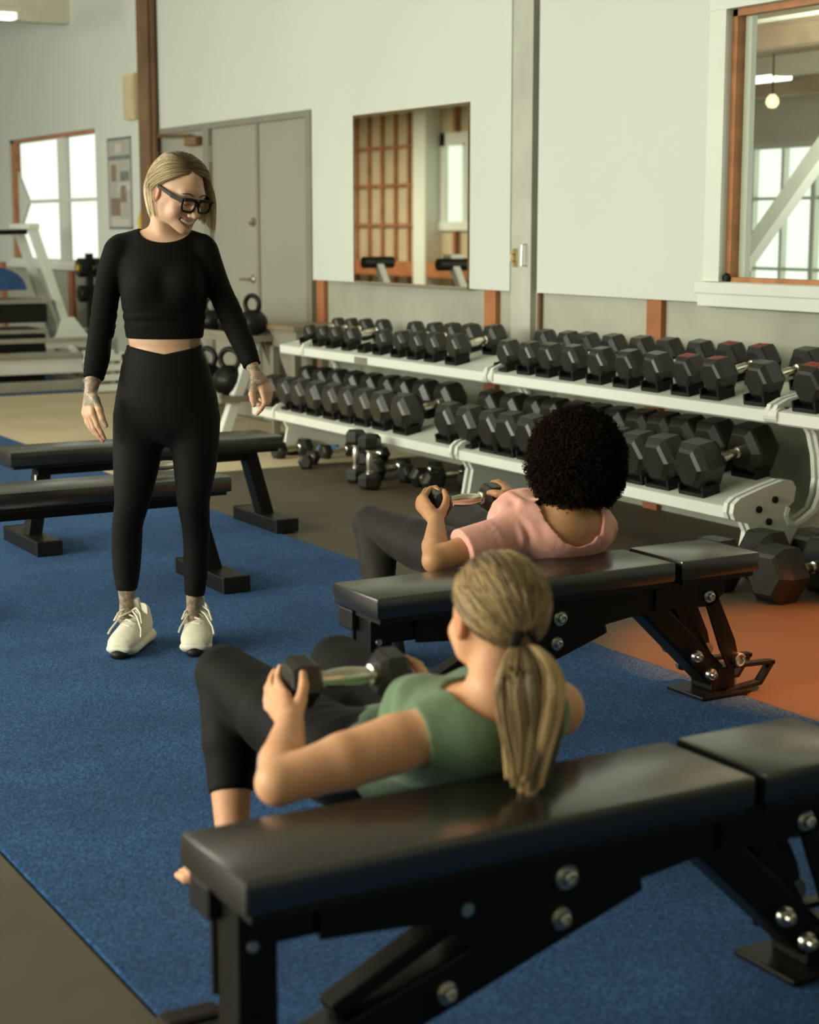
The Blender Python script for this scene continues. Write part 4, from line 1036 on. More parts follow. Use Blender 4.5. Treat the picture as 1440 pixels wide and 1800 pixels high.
# ---- head: local axes x = wearer's right, y = face forward, z = up
def head_prims(F, C, R, k=1.0, face=True):
    C = np.array(C); g = lambda x, y, z: C + R @ (np.array([x, y, z]) * k)
    F.ell(g(0, -0.014, 0.035), np.array([0.072, 0.092, 0.080]) * k, 0.01, R)
    F.ell(g(0, 0.022, -0.004), np.array([0.061, 0.068, 0.073]) * k, 0.03, R)
    for s in (-1, 1):
        F.cone(g(s * 0.051, 0.002, -0.034), g(s * 0.041, 0.020, -0.058), 0.016 * k, 0.013 * k, 0.03)
        F.cone(g(s * 0.041, 0.020, -0.058), g(s * 0.009, 0.074, -0.084), 0.014 * k, 0.012 * k, 0.03)
        F.ell(g(s * 0.039, 0.060, -0.034), np.array([0.022, 0.021, 0.021]) * k, 0.018, R)
        F.cone(g(s * 0.027, 0.045, -0.052), g(s * 0.016, 0.060, -0.068), 0.022 * k, 0.016 * k, 0.022)
    F.ell(g(0, 0.077, -0.084), np.array([0.015, 0.014, 0.012]) * k, 0.014, R)
    F.ell(g(0, 0.064, -0.060), np.array([0.030, 0.026, 0.026]) * k, 0.02, R)
    F.cone(g(-0.036, 0.072, 0.028), g(0.036, 0.072, 0.028), 0.012 * k, 0.012 * k, 0.016)
    F.cone(g(0, 0.050, 0.045), g(0, 0.048, 0.07), 0.034 * k, 0.03 * k, 0.03)
    if face:
        for s in (-1, 1):
            F.ell(g(s * 0.031, 0.096, 0.004), np.array([0.018, 0.013, 0.0125]) * k, 0.010, R, 'c')
        F.cone(g(0, 0.086, 0.016), g(0, 0.108, -0.026), 0.0080 * k, 0.0088 * k, 0.008)
        F.ell(g(0, 0.1095, -0.0305), np.array([0.0112, 0.0115, 0.0092]) * k, 0.005, R)
        for s in (-1, 1):
            F.ell(g(s * 0.0125, 0.098, -0.0335), np.array([0.0072, 0.0092, 0.0070]) * k, 0.005, R)
    # ears
    for s in (-1, 1):
        F.ell(g(s * 0.0755, -0.010, -0.002), np.array([0.0085, 0.0175, 0.030]) * k, 0.003, R)
        F.ell(g(s * 0.085, -0.006, 0.002), np.array([0.005, 0.0095, 0.017]) * k, 0.003, R, 'c')
    return g

# ---- hand from explicit joints: wrist, palm knuckles and finger joints
def hand_prims(F, wrist, fingers, thumb, rw=0.022, k=0.006, sc=1.0, lat=None):
    # fingers: four lists [mcp, pip, dip, tip]; thumb: [cmc, mcp, ip, tip]
    wrist = np.array(wrist, float)
    fr = [(0.0098, 0.0085, 0.0076, 0.0064), (0.0100, 0.0087, 0.0077, 0.0065), (0.0097, 0.0083, 0.0073, 0.0062), (0.0088, 0.0074, 0.0066, 0.0056)]
    ms = []
    for f, r in zip(fingers, fr):
        f = [np.array(p, float) for p in f]
        F.cone(wrist + (f[0] - wrist) * 0.18, f[0], 0.0155 * sc, 0.0112 * sc, 0.012)
        for i in range(len(f) - 1): F.cone(f[i], f[i + 1], r[i] * sc, r[i + 1] * sc, 0.003)
        ms.append(f[0])
    F.cone(wrist + (ms[0] - wrist) * 0.5, wrist + (ms[3] - wrist) * 0.5, 0.013 * sc, 0.012 * sc, 0.012)
    th = [np.array(p, float) for p in thumb]; tr = (0.0145, 0.0118, 0.0098, 0.0078)
    F.cone(wrist + (th[0] - wrist) * 0.3, th[0], 0.015 * sc, 0.0145 * sc, 0.012)
    for i in range(3): F.cone(th[i], th[i + 1], tr[i] * sc, tr[i + 1] * sc, 0.004)

def rot_head(yaw, pit, rol, f0, r0):
    # f0: horizontal forward axis when yaw = 0, r0: the side the yaw turns to (both 3-D unit vectors)
    z0 = np.array([0, 0, 1.0]); hd = f0 * math.cos(yaw) + r0 * math.sin(yaw)
    y = hd * math.cos(pit) - z0 * math.sin(pit); z = hd * math.sin(pit) + z0 * math.cos(pit)
    x = np.cross(y, z); x2 = x * math.cos(rol) + z * math.sin(rol); z2 = np.cross(x2, y)
    return np.stack([x2, y, z2], 1)
# ================================================================ the standing trainer, modelled in (right, forward, up) axes of the room view, root turned by -YAW
def person_root(label, base):
    t = bpy.data.objects.new('person', None); COL.objects.link(t); t.empty_display_size = 0.2
    t.location = base
    return tag(t, label, 'person')
T_R0, T_F0 = -0.80, 5.58
trainer = person_root('smiling woman with short blond bob and glasses, black long sleeved crop top, black leggings, standing', tuple(RT * T_R0 + FW * T_F0))
trainer.rotation_euler = (0, 0, -YAW)
TOFF = np.array([T_R0, T_F0, 0.0])
def tpart(name, V, Q, m, attrs=None, par=None):
    me = np_mesh(name, V - TOFF, Q, m, True, attrs)
    return link(name, me, par if par is not None else trainer)
K = 1 / 545.0
def P(px, py, f=5.58): return onf(px, py, f)

def sides(px): return px
# torso stations: px, py, half width px, half depth m, f
TS = [(289, 447, 70, 0.072, 5.585), (288, 470, 76, 0.090, 5.575), (288, 497, 76, 0.098, 5.57), (288, 522, 74.5, 0.095, 5.57), (289, 550, 71.5, 0.085, 5.575),
      (289, 580, 68.5, 0.079, 5.58), (288.5, 600, 65, 0.077, 5.58), (288.5, 614, 63.5, 0.077, 5.58), (289, 640, 72, 0.088, 5.58), (291, 672, 82, 0.100, 5.585), (293, 705, 90, 0.108, 5.59), (293, 728, 92, 0.104, 5.59)]
LEGS = {
 'l': [(262, 708, 28, 5.59), (247, 740, 45, 5.59), (241, 800, 42.5, 5.585), (236, 850, 36, 5.575), (231.5, 885, 30.5, 5.57), (224.5, 920, 27.5, 5.585), (223, 960, 27, 5.60), (222.5, 1000, 24.5, 5.605), (222.5, 1036, 18.8, 5.60), (222, 1062, 15.2, 5.60), (221, 1086, 15.8, 5.60)],
 'r': [(324, 708, 28, 5.59), (339, 740, 45, 5.59), (343, 800, 40.5, 5.585), (341, 850, 33.5, 5.575), (340, 882, 29, 5.57), (344, 920, 25.5, 5.585), (345, 955, 23.5, 5.60), (344.5, 1000, 21.5, 5.605), (342, 1045, 18.2, 5.61), (339, 1068, 14.8, 5.61), (337, 1094, 15.5, 5.61)]}
ARMS = {
 'l': [(208, 443, 25, 5.58), (196, 478, 23.5, 5.585), (188, 515, 21.5, 5.59), (180, 573, 21.5, 5.595), (171, 630, 20.5, 5.56), (164, 665, 16.8, 5.53), (160, 686, 13.2, 5.515)],
 'r': [(359, 442, 24, 5.58), (371, 475, 22.5, 5.585), (387, 512, 20, 5.59), (409, 562, 21, 5.595), (428, 605, 18.5, 5.55), (443, 642, 14.2, 5.51), (449, 658, 12.4, 5.50)]}
def pts(l): return [P(a, b, f) for a, b, r, f in l]
def rad(l, d): return [max(0.008, r * K + d) for a, b, r, f in l]
THR = rot_head(math.radians(47), math.radians(21), math.radians(4), np.array([0, -1.0, 0]), np.array([1.0, 0, 0]))
THC = P(346, 360, 5.465) - THR @ np.array([0, 0.103, 0.006])
LATX = (1, 0, 0)

def trainer_torso(F, d):
    P_ = [P(a, b, f) for a, b, w, dd, f in TS]; R_ = [(w * K + d, dd + d) for a, b, w, dd, f in TS]
    F.chain(P_, R_, 0.006, LATX)
    for s, px in ((-1, 259), (1, 321)): F.ell(P(px, 500, 5.505), np.array([0.054, 0.048, 0.055]) + d, 0.03)
    for px in (262, 322): F.ell(P(px, 722, 5.645), np.array([0.075, 0.065, 0.08]) + d, 0.03)
    # shoulders and trapezius
    F.cone(P(286, 424, 5.60), P(214, 436, 5.59), (0.044 + d, 0.05 + d), (0.038 + d, 0.044 + d), 0.02, (0, 1, 0))
    F.cone(P(292, 424, 5.60), P(354, 436, 5.59), (0.044 + d, 0.05 + d), (0.038 + d, 0.044 + d), 0.02, (0, 1, 0))
    F.cone(P(288, 432, 5.59), P(288, 470, 5.58), (0.11 + d, 0.06 + d), (0.13 + d, 0.08 + d), 0.02, LATX)

lo = np.array([-1.10, 5.28, -0.005]); hi = np.array([-0.40, 5.80, 1.70])
B = Field(lo, hi, 0.0032)
trainer_torso(B, -0.004)
for s in 'lr':
    B.chain(pts(LEGS[s]), rad(LEGS[s], -0.005), 0.012)
    A_ = ARMS[s]; B.chain(pts(A_), rad(A_, -0.004), 0.012)
# feet inside the shoes
SHOES = {'l': (np.array([-0.957, 5.432, 0.0045]), np.array([-0.17, -0.985, 0])), 'r': (np.array([-0.707, 5.463, 0.0045]), np.array([0.05, -1.0, 0]))}
for s in 'lr':
    toe, dr = SHOES[s]; dr = dr / np.linalg.norm(dr)
    B.cone(pts(LEGS[s])[-1], toe - dr * 0.20 + [0, 0, 0.055], 0.024, 0.028, 0.015)
    B.cone(toe - dr * 0.20 + [0, 0, 0.055], toe - dr * 0.05 + [0, 0, 0.035], 0.026, 0.018, 0.015)
# neck
nk0 = P(290, 428, 5.60); nk1 = THC + THR @ np.array([0, -0.030, -0.030])
B.cone(nk0, nk1, 0.056, 0.049, 0.02)
B.cone(nk0 + [0.012, -0.028, -0.012], THC + THR @ np.array([0.052, -0.015, -0.045]), 0.012, 0.016, 0.015)
B.cone(nk0 + [0.0, -0.03, -0.012], THC + THR @ np.array([-0.045, -0.01, -0.05]), 0.012, 0.014, 0.015)
g = head_prims(B, THC, THR)
# smiling mouth
ml = [(-0.0275, 0.074, -0.0515), (-0.0170, 0.085, -0.0600), (0, 0.0905, -0.0635), (0.0170, 0.085, -0.0600), (0.0275, 0.074, -0.0515)]
up = [(-0.0280, 0.0740, -0.0490), (-0.0160, 0.0875, -0.0535), (0, 0.0940, -0.0545), (0.0160, 0.0875, -0.0535), (0.0280, 0.0740, -0.0490)]
lw = [(-0.0270, 0.0735, -0.0540), (-0.0160, 0.0845, -0.0675), (0, 0.0905, -0.0720), (0.0160, 0.0845, -0.0675), (0.0270, 0.0735, -0.0540)]
for i in range(4):
    B.cone(g(*up[i]), g(*up[i + 1]), 0.0036, 0.0036, 0.004); B.cone(g(*lw[i]), g(*lw[i + 1]), 0.0045, 0.0045, 0.005)
for i in range(4): B.cone(g(*ml[i]) + THR[:, 1] * 0.004, g(*ml[i + 1]) + THR[:, 1] * 0.004, 0.0056, 0.0056, 0.002, None, 'c')
for s in (-1, 1):
    B.ell(g(s * 0.031, 0.0785, 0.0035), 0.0135, 0.003)                                                   # lowered lids over the eyeball

# hands
wl = P(159.5, 690, 5.512)
def hp(rows): return [[P(*q) for q in r] for r in rows]
fl = hp([[(163, 727, 5.475), (171, 748, 5.465), (178, 760, 5.465), (184, 771, 5.47)],
         [(157, 730, 5.490), (165, 753, 5.480), (173, 765, 5.480), (181, 775, 5.482)],
         [(152, 729, 5.508), (159, 751, 5.500), (168, 763, 5.500), (176, 770, 5.500)],
         [(148.5, 726, 5.525), (153, 744, 5.520), (160, 755, 5.52), (167, 761, 5.52)]])
tl = hp([[(168, 703, 5.475), (175, 720, 5.455), (180, 736, 5.452), (186.5, 748, 5.455)]])[0]
hand_prims(B, wl, fl, tl)
wr = P(450.5, 660, 5.498)
fr_ = hp([[(462, 690, 5.455), (466, 708, 5.44), (459.5, 719, 5.435), (452, 728, 5.435)],
          [(470, 690, 5.468), (470, 709, 5.455), (461, 712, 5.462), (454, 711, 5.475)],
          [(475, 687, 5.485), (473, 705, 5.475), (464, 706, 5.485), (457, 702, 5.492)],
          [(477, 682, 5.502), (475, 697, 5.497), (467, 699, 5.502), (460, 696, 5.505)]])
tr_ = hp([[(446.5, 679, 5.465), (443, 692, 5.450), (444.5, 703, 5.445), (446.5, 712, 5.443)]])[0]
hand_prims(B, wr, fr_, tr_)
V, Q = B.surface(2)
def seg_d(V, a, b):
    a = np.array(a); b = np.array(b); w = b - a; t = np.clip(((V - a) @ w) / (w @ w), 0, 1); return np.linalg.norm(V - a - t[:, None] * w, axis=1)
HLc = (V - THC) @ THR
def fd(a, b):
    a = np.array([a[0], a[2]]); b = np.array([b[0], b[2]]); q = HLc[:, [0, 2]]; w = b - a; t = np.clip(((q - a) @ w) / (w @ w), 0, 1)
    return np.where((HLc[:, 1] > 0.03) & (np.abs(HLc[:, 2]) < 0.1) & (np.abs(HLc[:, 0]) < 0.07), np.linalg.norm(q - a - t[:, None] * w, axis=1), 1.0)
lip = np.zeros(len(V)); brow = np.zeros(len(V)); ink = np.zeros(len(V)); blush = np.zeros(len(V))
for arc in (up, lw):
    for i in range(4): lip = np.maximum(lip, smoothstep(0.0058, 0.0036, fd(arc[i], arc[i + 1])))
for s in (-1, 1):
    blush = np.maximum(blush, 0.45 * np.exp(-(np.linalg.norm(V - g(s * 0.04, 0.075, -0.03), axis=1) / 0.022) ** 2))
    blush = np.maximum(blush, 0.9 * np.exp(-(np.linalg.norm(V - g(s * 0.076, -0.006, 0.0), axis=1) / 0.022) ** 2))
    brl = [(s * 0.018, 0.0915, -0.001), (s * 0.031, 0.0925, -0.004), (s * 0.044, 0.085, -0.001)]              # dark lash line
    for i in range(2): brow = np.maximum(brow, smoothstep(0.0032, 0.0016, fd(brl[i], brl[i + 1])))
blush = np.maximum(blush, 0.4 * np.exp(-(np.linalg.norm(V - g(0, 0.11, -0.033), axis=1) / 0.012) ** 2))
for tip in [f[3] for f in fl + fr_]: blush = np.maximum(blush, 0.45 * np.exp(-(np.linalg.norm(V - tip, axis=1) / 0.03) ** 2))
lip = lip * 0.95
for (w, m1, A_) in ((wl, fl[2][0], ARMS['l']), (wr, fr_[2][0], ARMS['r'])):
    a = P(*[A_[5][i] for i in (0, 1, 3)]); end = w + (m1 - w) * 0.62
    t = ((V - a) @ (end - a)) / ((end - a) @ (end - a))
    ink = np.maximum(ink, smoothstep(1.06, 0.96, t) * (np.linalg.norm(V - (a + end) / 2, axis=1) < 0.10))
ink *= (np.abs(V[:, 0] - THC[0]) > 0.12)
ink = np.maximum(ink, ((V[:, 2] < 0.30) & (V[:, 2] > 0.07)).astype(float))
ink = np.maximum(ink, smoothstep(0.045, 0.03, np.linalg.norm(V - P(350, 602, 5.56), axis=1)))
tpart('body', V, Q, MS['light'], {'lip': lip, 'brow': brow, 'ink': ink, 'blush': blush})

# crop top
Fg = Field([-1.10, 5.36, 0.80], [-0.40, 5.80, 1.45], 0.004)
trainer_torso(Fg, 0.003)
for s in 'lr': Fg.chain(pts(ARMS[s])[:6], rad(ARMS[s], 0.003)[:6], 0.012, None, None, 0.002)
hem = P(289, 597, 5.5)[2]
Fg.halfspace((0, 0, hem), (0, 0, -1), [-0.97, 5.30, 0.7], [-0.63, 5.90, hem + 0.01])
ncx = P(290, 402, 5.575)
def neck_cut(A, X, Y, Z):
    d = np.sqrt(((X - ncx[0]) / 0.083) ** 2 + ((Y - ncx[1]) / 0.105) ** 2 + ((Z - ncx[2]) / 0.050) ** 2) - 1
    return np.maximum(A, -d * 0.05)
Fg.fn(neck_cut)
def sleeve_folds(A, X, Y, Z):
    out = A
    for (s, c, ax) in (('l', (180, 573, 5.59), (-0.1, 0, 1)), ('r', (409, 562, 5.59), (0.3, 0, -0.9)), ('l', (163, 655, 5.54), (-0.1, 0, 1)), ('r', (440, 635, 5.52), (0.35, 0, -0.9))):
        p = P(*c); ax = np.array(ax) / np.linalg.norm(ax)
        t = (X - p[0]) * ax[0] + (Y - p[1]) * ax[1] + (Z - p[2]) * ax[2] + 0.25 * (X - p[0])
        r2 = (X - p[0]) ** 2 + (Y - p[1]) ** 2 + (Z - p[2]) ** 2
        out = out - 0.0022 * np.sin(t * 330 + 18 * (Y - p[1])) * np.exp(-r2 / (0.045 ** 2))
    # faint drag lines under the bust and at the armpits
    p = P(289, 560, 5.5)
    out = out - 0.0016 * np.sin((Z - p[2]) * 190 + 9 * np.abs(X - p[0])) * np.exp(-((Z - p[2]) ** 2) / 0.035 ** 2)
    return out
Fg.fn(sleeve_folds)
V, Q = Fg.surface(2); top = tpart('crop_top', V, Q, MS['blacktop'])
# neckband
nb = []
for k in range(48):
    a = 2 * math.pi * k / 48; nb.append((ncx[0] + 0.083 * math.cos(a), ncx[1] + 0.105 * math.sin(a), 0))
# leggings
Fl = Field([-1.05, 5.40, 0.15], [-0.48, 5.80, 1.06], 0.004)
trainer_torso(Fl, 0.003)
for s in 'lr': Fl.chain(pts(LEGS[s])[:9], rad(LEGS[s], 0.001)[:9], 0.020, None, None, 0.0)
notch = P(288, 624, 5.50); side = P(224, 607, 5.58)
slope = (side[2] - notch[2]) / abs(side[0] - notch[0])
def waist_cut(A, X, Y, Z):
    front = np.clip((5.60 - Y) / 0.04, 0, 1)
    zc = notch[2] + slope * np.abs(X - notch[0]) * front + (side[2] - notch[2]) * (1 - front)
    return np.maximum(A, (Z - zc) * 0.9)
Fl.fn(waist_cut)
def band(A, X, Y, Z):     # crossed waistband edge, a shallow step in the knit
    zc = P(291, 674, 5.48)[2] + slope * 1.05 * np.abs(X - notch[0] - 0.004)
    st = smoothstep(-0.004, 0.002, Z - zc)
    seam = np.exp(-((X - notch[0] - 0.006) / 0.003) ** 2) * ((Z < zc) & (Z > zc - 0.14) & (Y < 5.55))
    return A - 0.0016 * st + 0.0016 * seam
Fl.fn(band)
def knee_folds(A, X, Y, Z):
    out = A
    for c in ((231, 893, 5.57), (340, 890, 5.57)):
        p = P(*c); r2 = (X - p[0]) ** 2 + (Y - p[1]) ** 2 + (Z - p[2]) ** 2
        out = out - 0.0014 * np.sin((Z - p[2]) * 240 + 60 * (X - p[0])) * np.exp(-r2 / 0.05 ** 2)
    return out
Fl.fn(knee_folds)
V, Q = Fl.surface(4); tpart('leggings', V, Q, MS['legging'])

# shoes: local x across, y to the toe, z up
def shoe_meshes():
    F = Field([-0.07, -0.30, -0.01], [0.07, 0.03, 0.17], 0.0028)
    lt = (1, 0, 0)
    F.chain([(0, -0.235, 0.055), (0, -0.19, 0.058), (0, -0.12, 0.052), (0, -0.06, 0.042), (0, -0.026, 0.034)], [(0.032, 0.045), (0.036, 0.046), (0.041, 0.036), (0.044, 0.026), (0.037, 0.020)], 0.02, lt)
    F.cone((0, -0.235, 0.06), (0, -0.238, 0.098), (0.030, 0.03), (0.027, 0.026), 0.015, lt)
    F.cone((0, -0.20, 0.09), (0, -0.165, 0.118), (0.027, 0.018), (0.023, 0.010), 0.012, lt)
    F.cone((0, -0.212, 0.085), (0, -0.212, 0.16), (0.024, 0.030), (0.024, 0.032), 0.004, lt, 'c')
    up_ = F.surface(1)
    F = Field([-0.07, -0.30, -0.012], [0.07, 0.03, 0.08], 0.0028)
    F.chain([(0, -0.245, 0.024), (0, -0.18, 0.021), (0, -0.10, 0.019), (0, -0.05, 0.021), (0, -0.020, 0.028)], [(0.043, 0.027), (0.041, 0.024), (0.044, 0.022), (0.047, 0.021), (0.036, 0.016)], 0.01, lt)
    F.halfspace((0, 0, 0.0), (0, 0, -1), [-0.1, -0.4, -0.1], [0.1, 0.1, 0.02])
    F.ell((0, 0.004, 0.003), (0.025, 0.030, 0.024), 0.002, None, 'c')
    so = F.surface(1)
    F = Field([-0.05, -0.30, -0.012], [0.05, 0.03, 0.05], 0.0028)
    F.ell((0, -0.019, 0.011), (0.026, 0.022, 0.0175), 0.004)
    F.cone((0, -0.04, 0.004), (0, -0.23, 0.004), (0.030, 0.005), (0.028, 0.005), 0.01, lt)
    F.halfspace((0, 0, 0.0), (0, 0, -1), [-0.1, -0.4, -0.1], [0.1, 0.1, 0.02])
    ou = F.surface(1)
    return up_, so, ou
(uv, uq), (sv, sq), (ov, oq) = shoe_meshes()
me_u = np_mesh('upper', uv, uq, MS['shoe']); me_s = np_mesh('sole', sv, sq, MS['sole']); me_o = np_mesh('toe_outsole', ov, oq, M['blackplastic'])
lace = MB()
for i in range(5):
    y = -0.075 - 0.02 * i; z = 0.068 + 0.0115 * i; w = 0.024 - 0.002 * i
    lace.tube([(-w, y - 0.004, z - 0.008), (-w * 0.4, y, z + 0.001), (w * 0.4, y - 0.008, z + 0.004), (w, y - 0.014, z - 0.004)], 0.0032, 6)
lace.tube([(0, -0.155, 0.118), (-0.016, -0.140, 0.128), (-0.034, -0.118, 0.118), (-0.044, -0.10, 0.092), (-0.036, -0.125, 0.098), (-0.01, -0.152, 0.117)], 0.003, 6)
lace.tube([(0, -0.155, 0.118), (0.016, -0.142, 0.126), (0.034, -0.125, 0.114), (0.042, -0.110, 0.094), (0.034, -0.132, 0.100), (0.01, -0.152, 0.117)], 0.003, 6)
lace.tube([(0, -0.152, 0.117), (-0.024, -0.12, 0.106), (-0.046, -0.085, 0.075), (-0.052, -0.06, 0.056)], 0.0028, 6)
lace.tube([(0, -0.152, 0.117), (0.026, -0.122, 0.104), (0.046, -0.09, 0.072), (0.05, -0.075, 0.06)], 0.0028, 6)
me_l = lace.mesh('laces', MS['shoe'], True)
tongue = MB().box((-0.020, -0.008, -0.03), (0.020, 0.008, 0.030), 0.007, Matrix.Translation((0, -0.172, 0.128)) @ Matrix.Rotation(math.radians(-24), 4, 'X')).mesh('tongue', MS['shoe'], True)
for s in 'lr':
    toe, dr = SHOES[s]; dr = dr / np.linalg.norm(dr)
    sh = link('shoe', me_u, trainer); loc = toe - TOFF
    sh.location = tuple(loc); sh.scale = (1.16, 1.05, 1.10); sh.rotation_euler = (0, 0, math.atan2(dr[1], dr[0]) - math.pi / 2)
    for nm, me in (('sole', me_s), ('toe_outsole', me_o), ('laces', me_l), ('tongue', tongue)): link(nm, me, sh)

# eyes, teeth, glasses
for s in (-1, 1):
    P3 = []
    for t in np.linspace(0, 1, 9):
        x = s * (0.011 + 0.040 * t); z = 0.0275 + 0.0085 * math.sin(min(1, t * 1.25) * math.pi * 0.62) - 0.006 * t * t
        near = (np.abs(HLc[:, 0] - x) < 0.004) & (np.abs(HLc[:, 2] - z) < 0.004)
        y = HLc[near, 1].max() if near.any() else 0.08
        P3.append(THC + THR @ np.array([x, y - 0.0006, z]) - TOFF)
    part('eyebrow', MB().tube([tuple(p) for p in P3], [0.0014, 0.0022, 0.0026, 0.0026, 0.0024, 0.0021, 0.0018, 0.0014, 0.0008], 6), MS['browhair'], trainer, True)
def hl(x, y, z): return tuple(THC + THR @ np.array([x, y, z]) - TOFF)
def hmat(x, y, z):
    m = Matrix([[*THR[0], 0], [*THR[1], 0], [*THR[2], 0], [0, 0, 0, 1]]); m.translation = hl(x, y, z); return m
tb = MB()
for i in range(-5, 6):
    a = i * 0.0050; y = 0.0905 - 15 * a * a; z = -0.0590 + 9.5 * a * a
    tb.box((-0.0025, -0.002, -0.0045), (0.0025, 0.0015, 0.0035), 0.0008, hmat(a, y, z) @ Matrix.Rotation(-a * 26, 4, 'Z'))
part('teeth', tb, MS['teeth'], trainer, True)
gl = MB()
def lens_loop(s, rx, rz, y):
    L = []
    for k in range(20):
        a = 2 * math.pi * k / 20; ca, sa = math.cos(a), math.sin(a)
        x = math.copysign(abs(ca) ** 0.55, ca) * rx; z = math.copysign(abs(sa) ** 0.6, sa) * rz
        L.append((s * 0.0325 + x * (1 - 0.08 * (z < 0)), y - 0.0045 * abs(x * s + 0.01) / 0.03, 0.001 + z))
    return L
gY = 0.107
for s in (-1, 1): gl.tube([hl(*p) for p in lens_loop(s, 0.0265, 0.0205, gY)], 0.0038, 7, closed=True)
for s in (-1, 1): gl.tube([hl(s * 0.0325 - 0.026, gY, 0.019), hl(s * 0.0325, gY + 0.001, 0.0215), hl(s * 0.0325 + 0.026, gY - 0.001, 0.019)], 0.0052, 7)
gl.tube([hl(-0.008, gY, 0.010), hl(0, gY + 0.003, 0.013), hl(0.008, gY, 0.010)], 0.0036, 7)
glasses = part('glasses', gl, MS['frame'], trainer, True)
for s in (-1, 1):
    part('temple_arm', MB().beam(hl(s * 0.060, gY - 0.004, 0.014), hl(s * 0.0755, 0.06, 0.016), 0.0045, 0.014, up=tuple(THR[:, 2]), c=0.001)
         .beam(hl(s * 0.0755, 0.062, 0.016), hl(s * 0.080, -0.004, 0.022), 0.0042, 0.011, up=tuple(THR[:, 2]), c=0.001), MS['frame'], glasses)
    lens = MB(); lp_ = [hl(*p) for p in lens_loop(s, 0.0255, 0.0195, gY - 0.0005)]
    lens.add(lp_, [tuple(range(20))]); part('lens', lens, M['glass'], glasses)
part('earring', MB().tube([hl(0.079, 0.0, -0.030), hl(0.080, 0.002, -0.034)], 0.002, 6), M['steel'], trainer)

# bob hair, head-local strands that fall with gravity
rng = np.random.default_rng(7)
dn = THR.T @ np.array([0, 0, -1.0])
def slerp(d0, d1, t):
    n0 = np.linalg.norm(d0, axis=1, keepdims=True); n1 = np.linalg.norm(d1, axis=1, keepdims=True)
    a, b = d0 / n0, d1 / n1; om = np.arccos(np.clip((a * b).sum(1, keepdims=True), -0.999, 0.999))
    return (np.sin((1 - t) * om) * a + np.sin(t * om) * b) / np.sin(om)
def bob(N, side):
    u = rng.random(N) ** 0.9
    P0 = np.stack([0.014 + 0.012 * u + rng.normal(0, 0.002, N), 0.060 - 0.115 * u, 0.090 + 0.030 * np.sin(np.clip(u * 1.25, 0, 1) * np.pi * 0.62)], 1)
    off = rng.random(N) * 0.013
    if side > 0: phi = np.radians(97 + 95 * u ** 0.8 + rng.normal(0, 7, N))
    else: phi = np.radians(300 - 115 * u ** 0.85 + rng.normal(0, 7, N))
    fr = np.clip((np.degrees(phi) - 250) / 60, 0, 1)
    clump = np.round(np.degrees(phi) / 7) ; cr = (np.sin(clump * 12.9898) * 43758.5453) % 1
    phi = phi * 0.55 + np.radians(clump * 7) * 0.45
    ra = 0.081 + off + (0.050 if side < 0 else 0.002) * np.clip((np.degrees(phi) - 195) / 50, 0, 1); rb = 0.099 + off
    c0 = np.array([0, -0.014, 0.030])
    zS = np.where(side > 0, 0.012, 0.030) + rng.normal(0, 0.004, N)
    S = np.stack([ra * np.sin(phi), rb * np.cos(phi) - 0.014, zS], 1)
    if side > 0:      # tucked behind the ear in front
        tuck = np.clip((125 - np.degrees(phi)) / 30, 0, 1)
        S[:, 0] -= 0.004 * tuck; S[:, 1] -= 0.012 * tuck
    ln = np.where(side > 0, 0.088, 0.100) + 0.022 * fr + rng.normal(0, 0.006, N) + 0.010 * (cr - 0.5)
    inward = np.stack([-np.sin(phi), -np.cos(phi), np.zeros(N)], 1) * (0.012 - 0.006 * fr)[:, None]
    E = S + dn[None] * ln[:, None] + inward
    pathsA = []
    for t in np.linspace(0, 1, 9):
        d = slerp(P0 - c0, S - c0, t)
        # ellipsoid radius along d plus volume
        r = 1 / np.sqrt((d[:, 0] / (0.077 + off)) ** 2 + (d[:, 1] / (0.097 + off)) ** 2 + (d[:, 2] / (0.092 + off)) ** 2)
        r = r + (0.006 + 0.036 * (side < 0) * np.clip(1 - u * 1.2, 0, 1)) * np.sin(np.pi * min(1, t * 1.3)) * (1 - t) + (0.003 + 0.004 * (side < 0)) * np.sin(clump * 3.1 + t * 7) * t
        w = smoothstep(0.6, 1.0, t)
        pt = c0 + d * r[:, None]
        pathsA.append(pt * (1 - w) + S * w if t > 0.6 else pt)
    pathsA[0] = P0 * 0.5 + pathsA[0] * 0.5
    for t in np.linspace(0, 1, 7)[1:]:
        mid = S + dn[None] * ln[:, None] * 0.5 - inward * 0.3
        pathsA.append((1 - t) ** 2 * S + 2 * t * (1 - t) * mid + t * t * E)
    pa = np.stack(pathsA, 1)
    for _ in range(4): pa[:, 1:-1] = 0.5 * pa[:, 1:-1] + 0.25 * (pa[:, :-2] + pa[:, 2:])
    return pa, cr
paths = []; tones = []
for side, N in ((1, 2600), (-1, 3000)):
    pa, cr = bob(N, side); paths.append(pa); tones.append(np.clip(0.25 + 0.5 * cr + rng.normal(0, 0.18, N), 0, 1))
pa = np.concatenate(paths); tn = np.concatenate(tones)
pa = pa @ THR.T + THC
Kp = pa.shape[1]; al = np.linspace(0, 1, Kp)
rd = np.tile((0.00088 * (1 - 0.4 * al))[None], (len(pa), 1))
V1, Q1 = tubes(pa, rd, 3)
a1 = np.repeat(np.tile(al, len(pa)), 3); t1 = np.repeat(np.repeat(tn, Kp), 3)
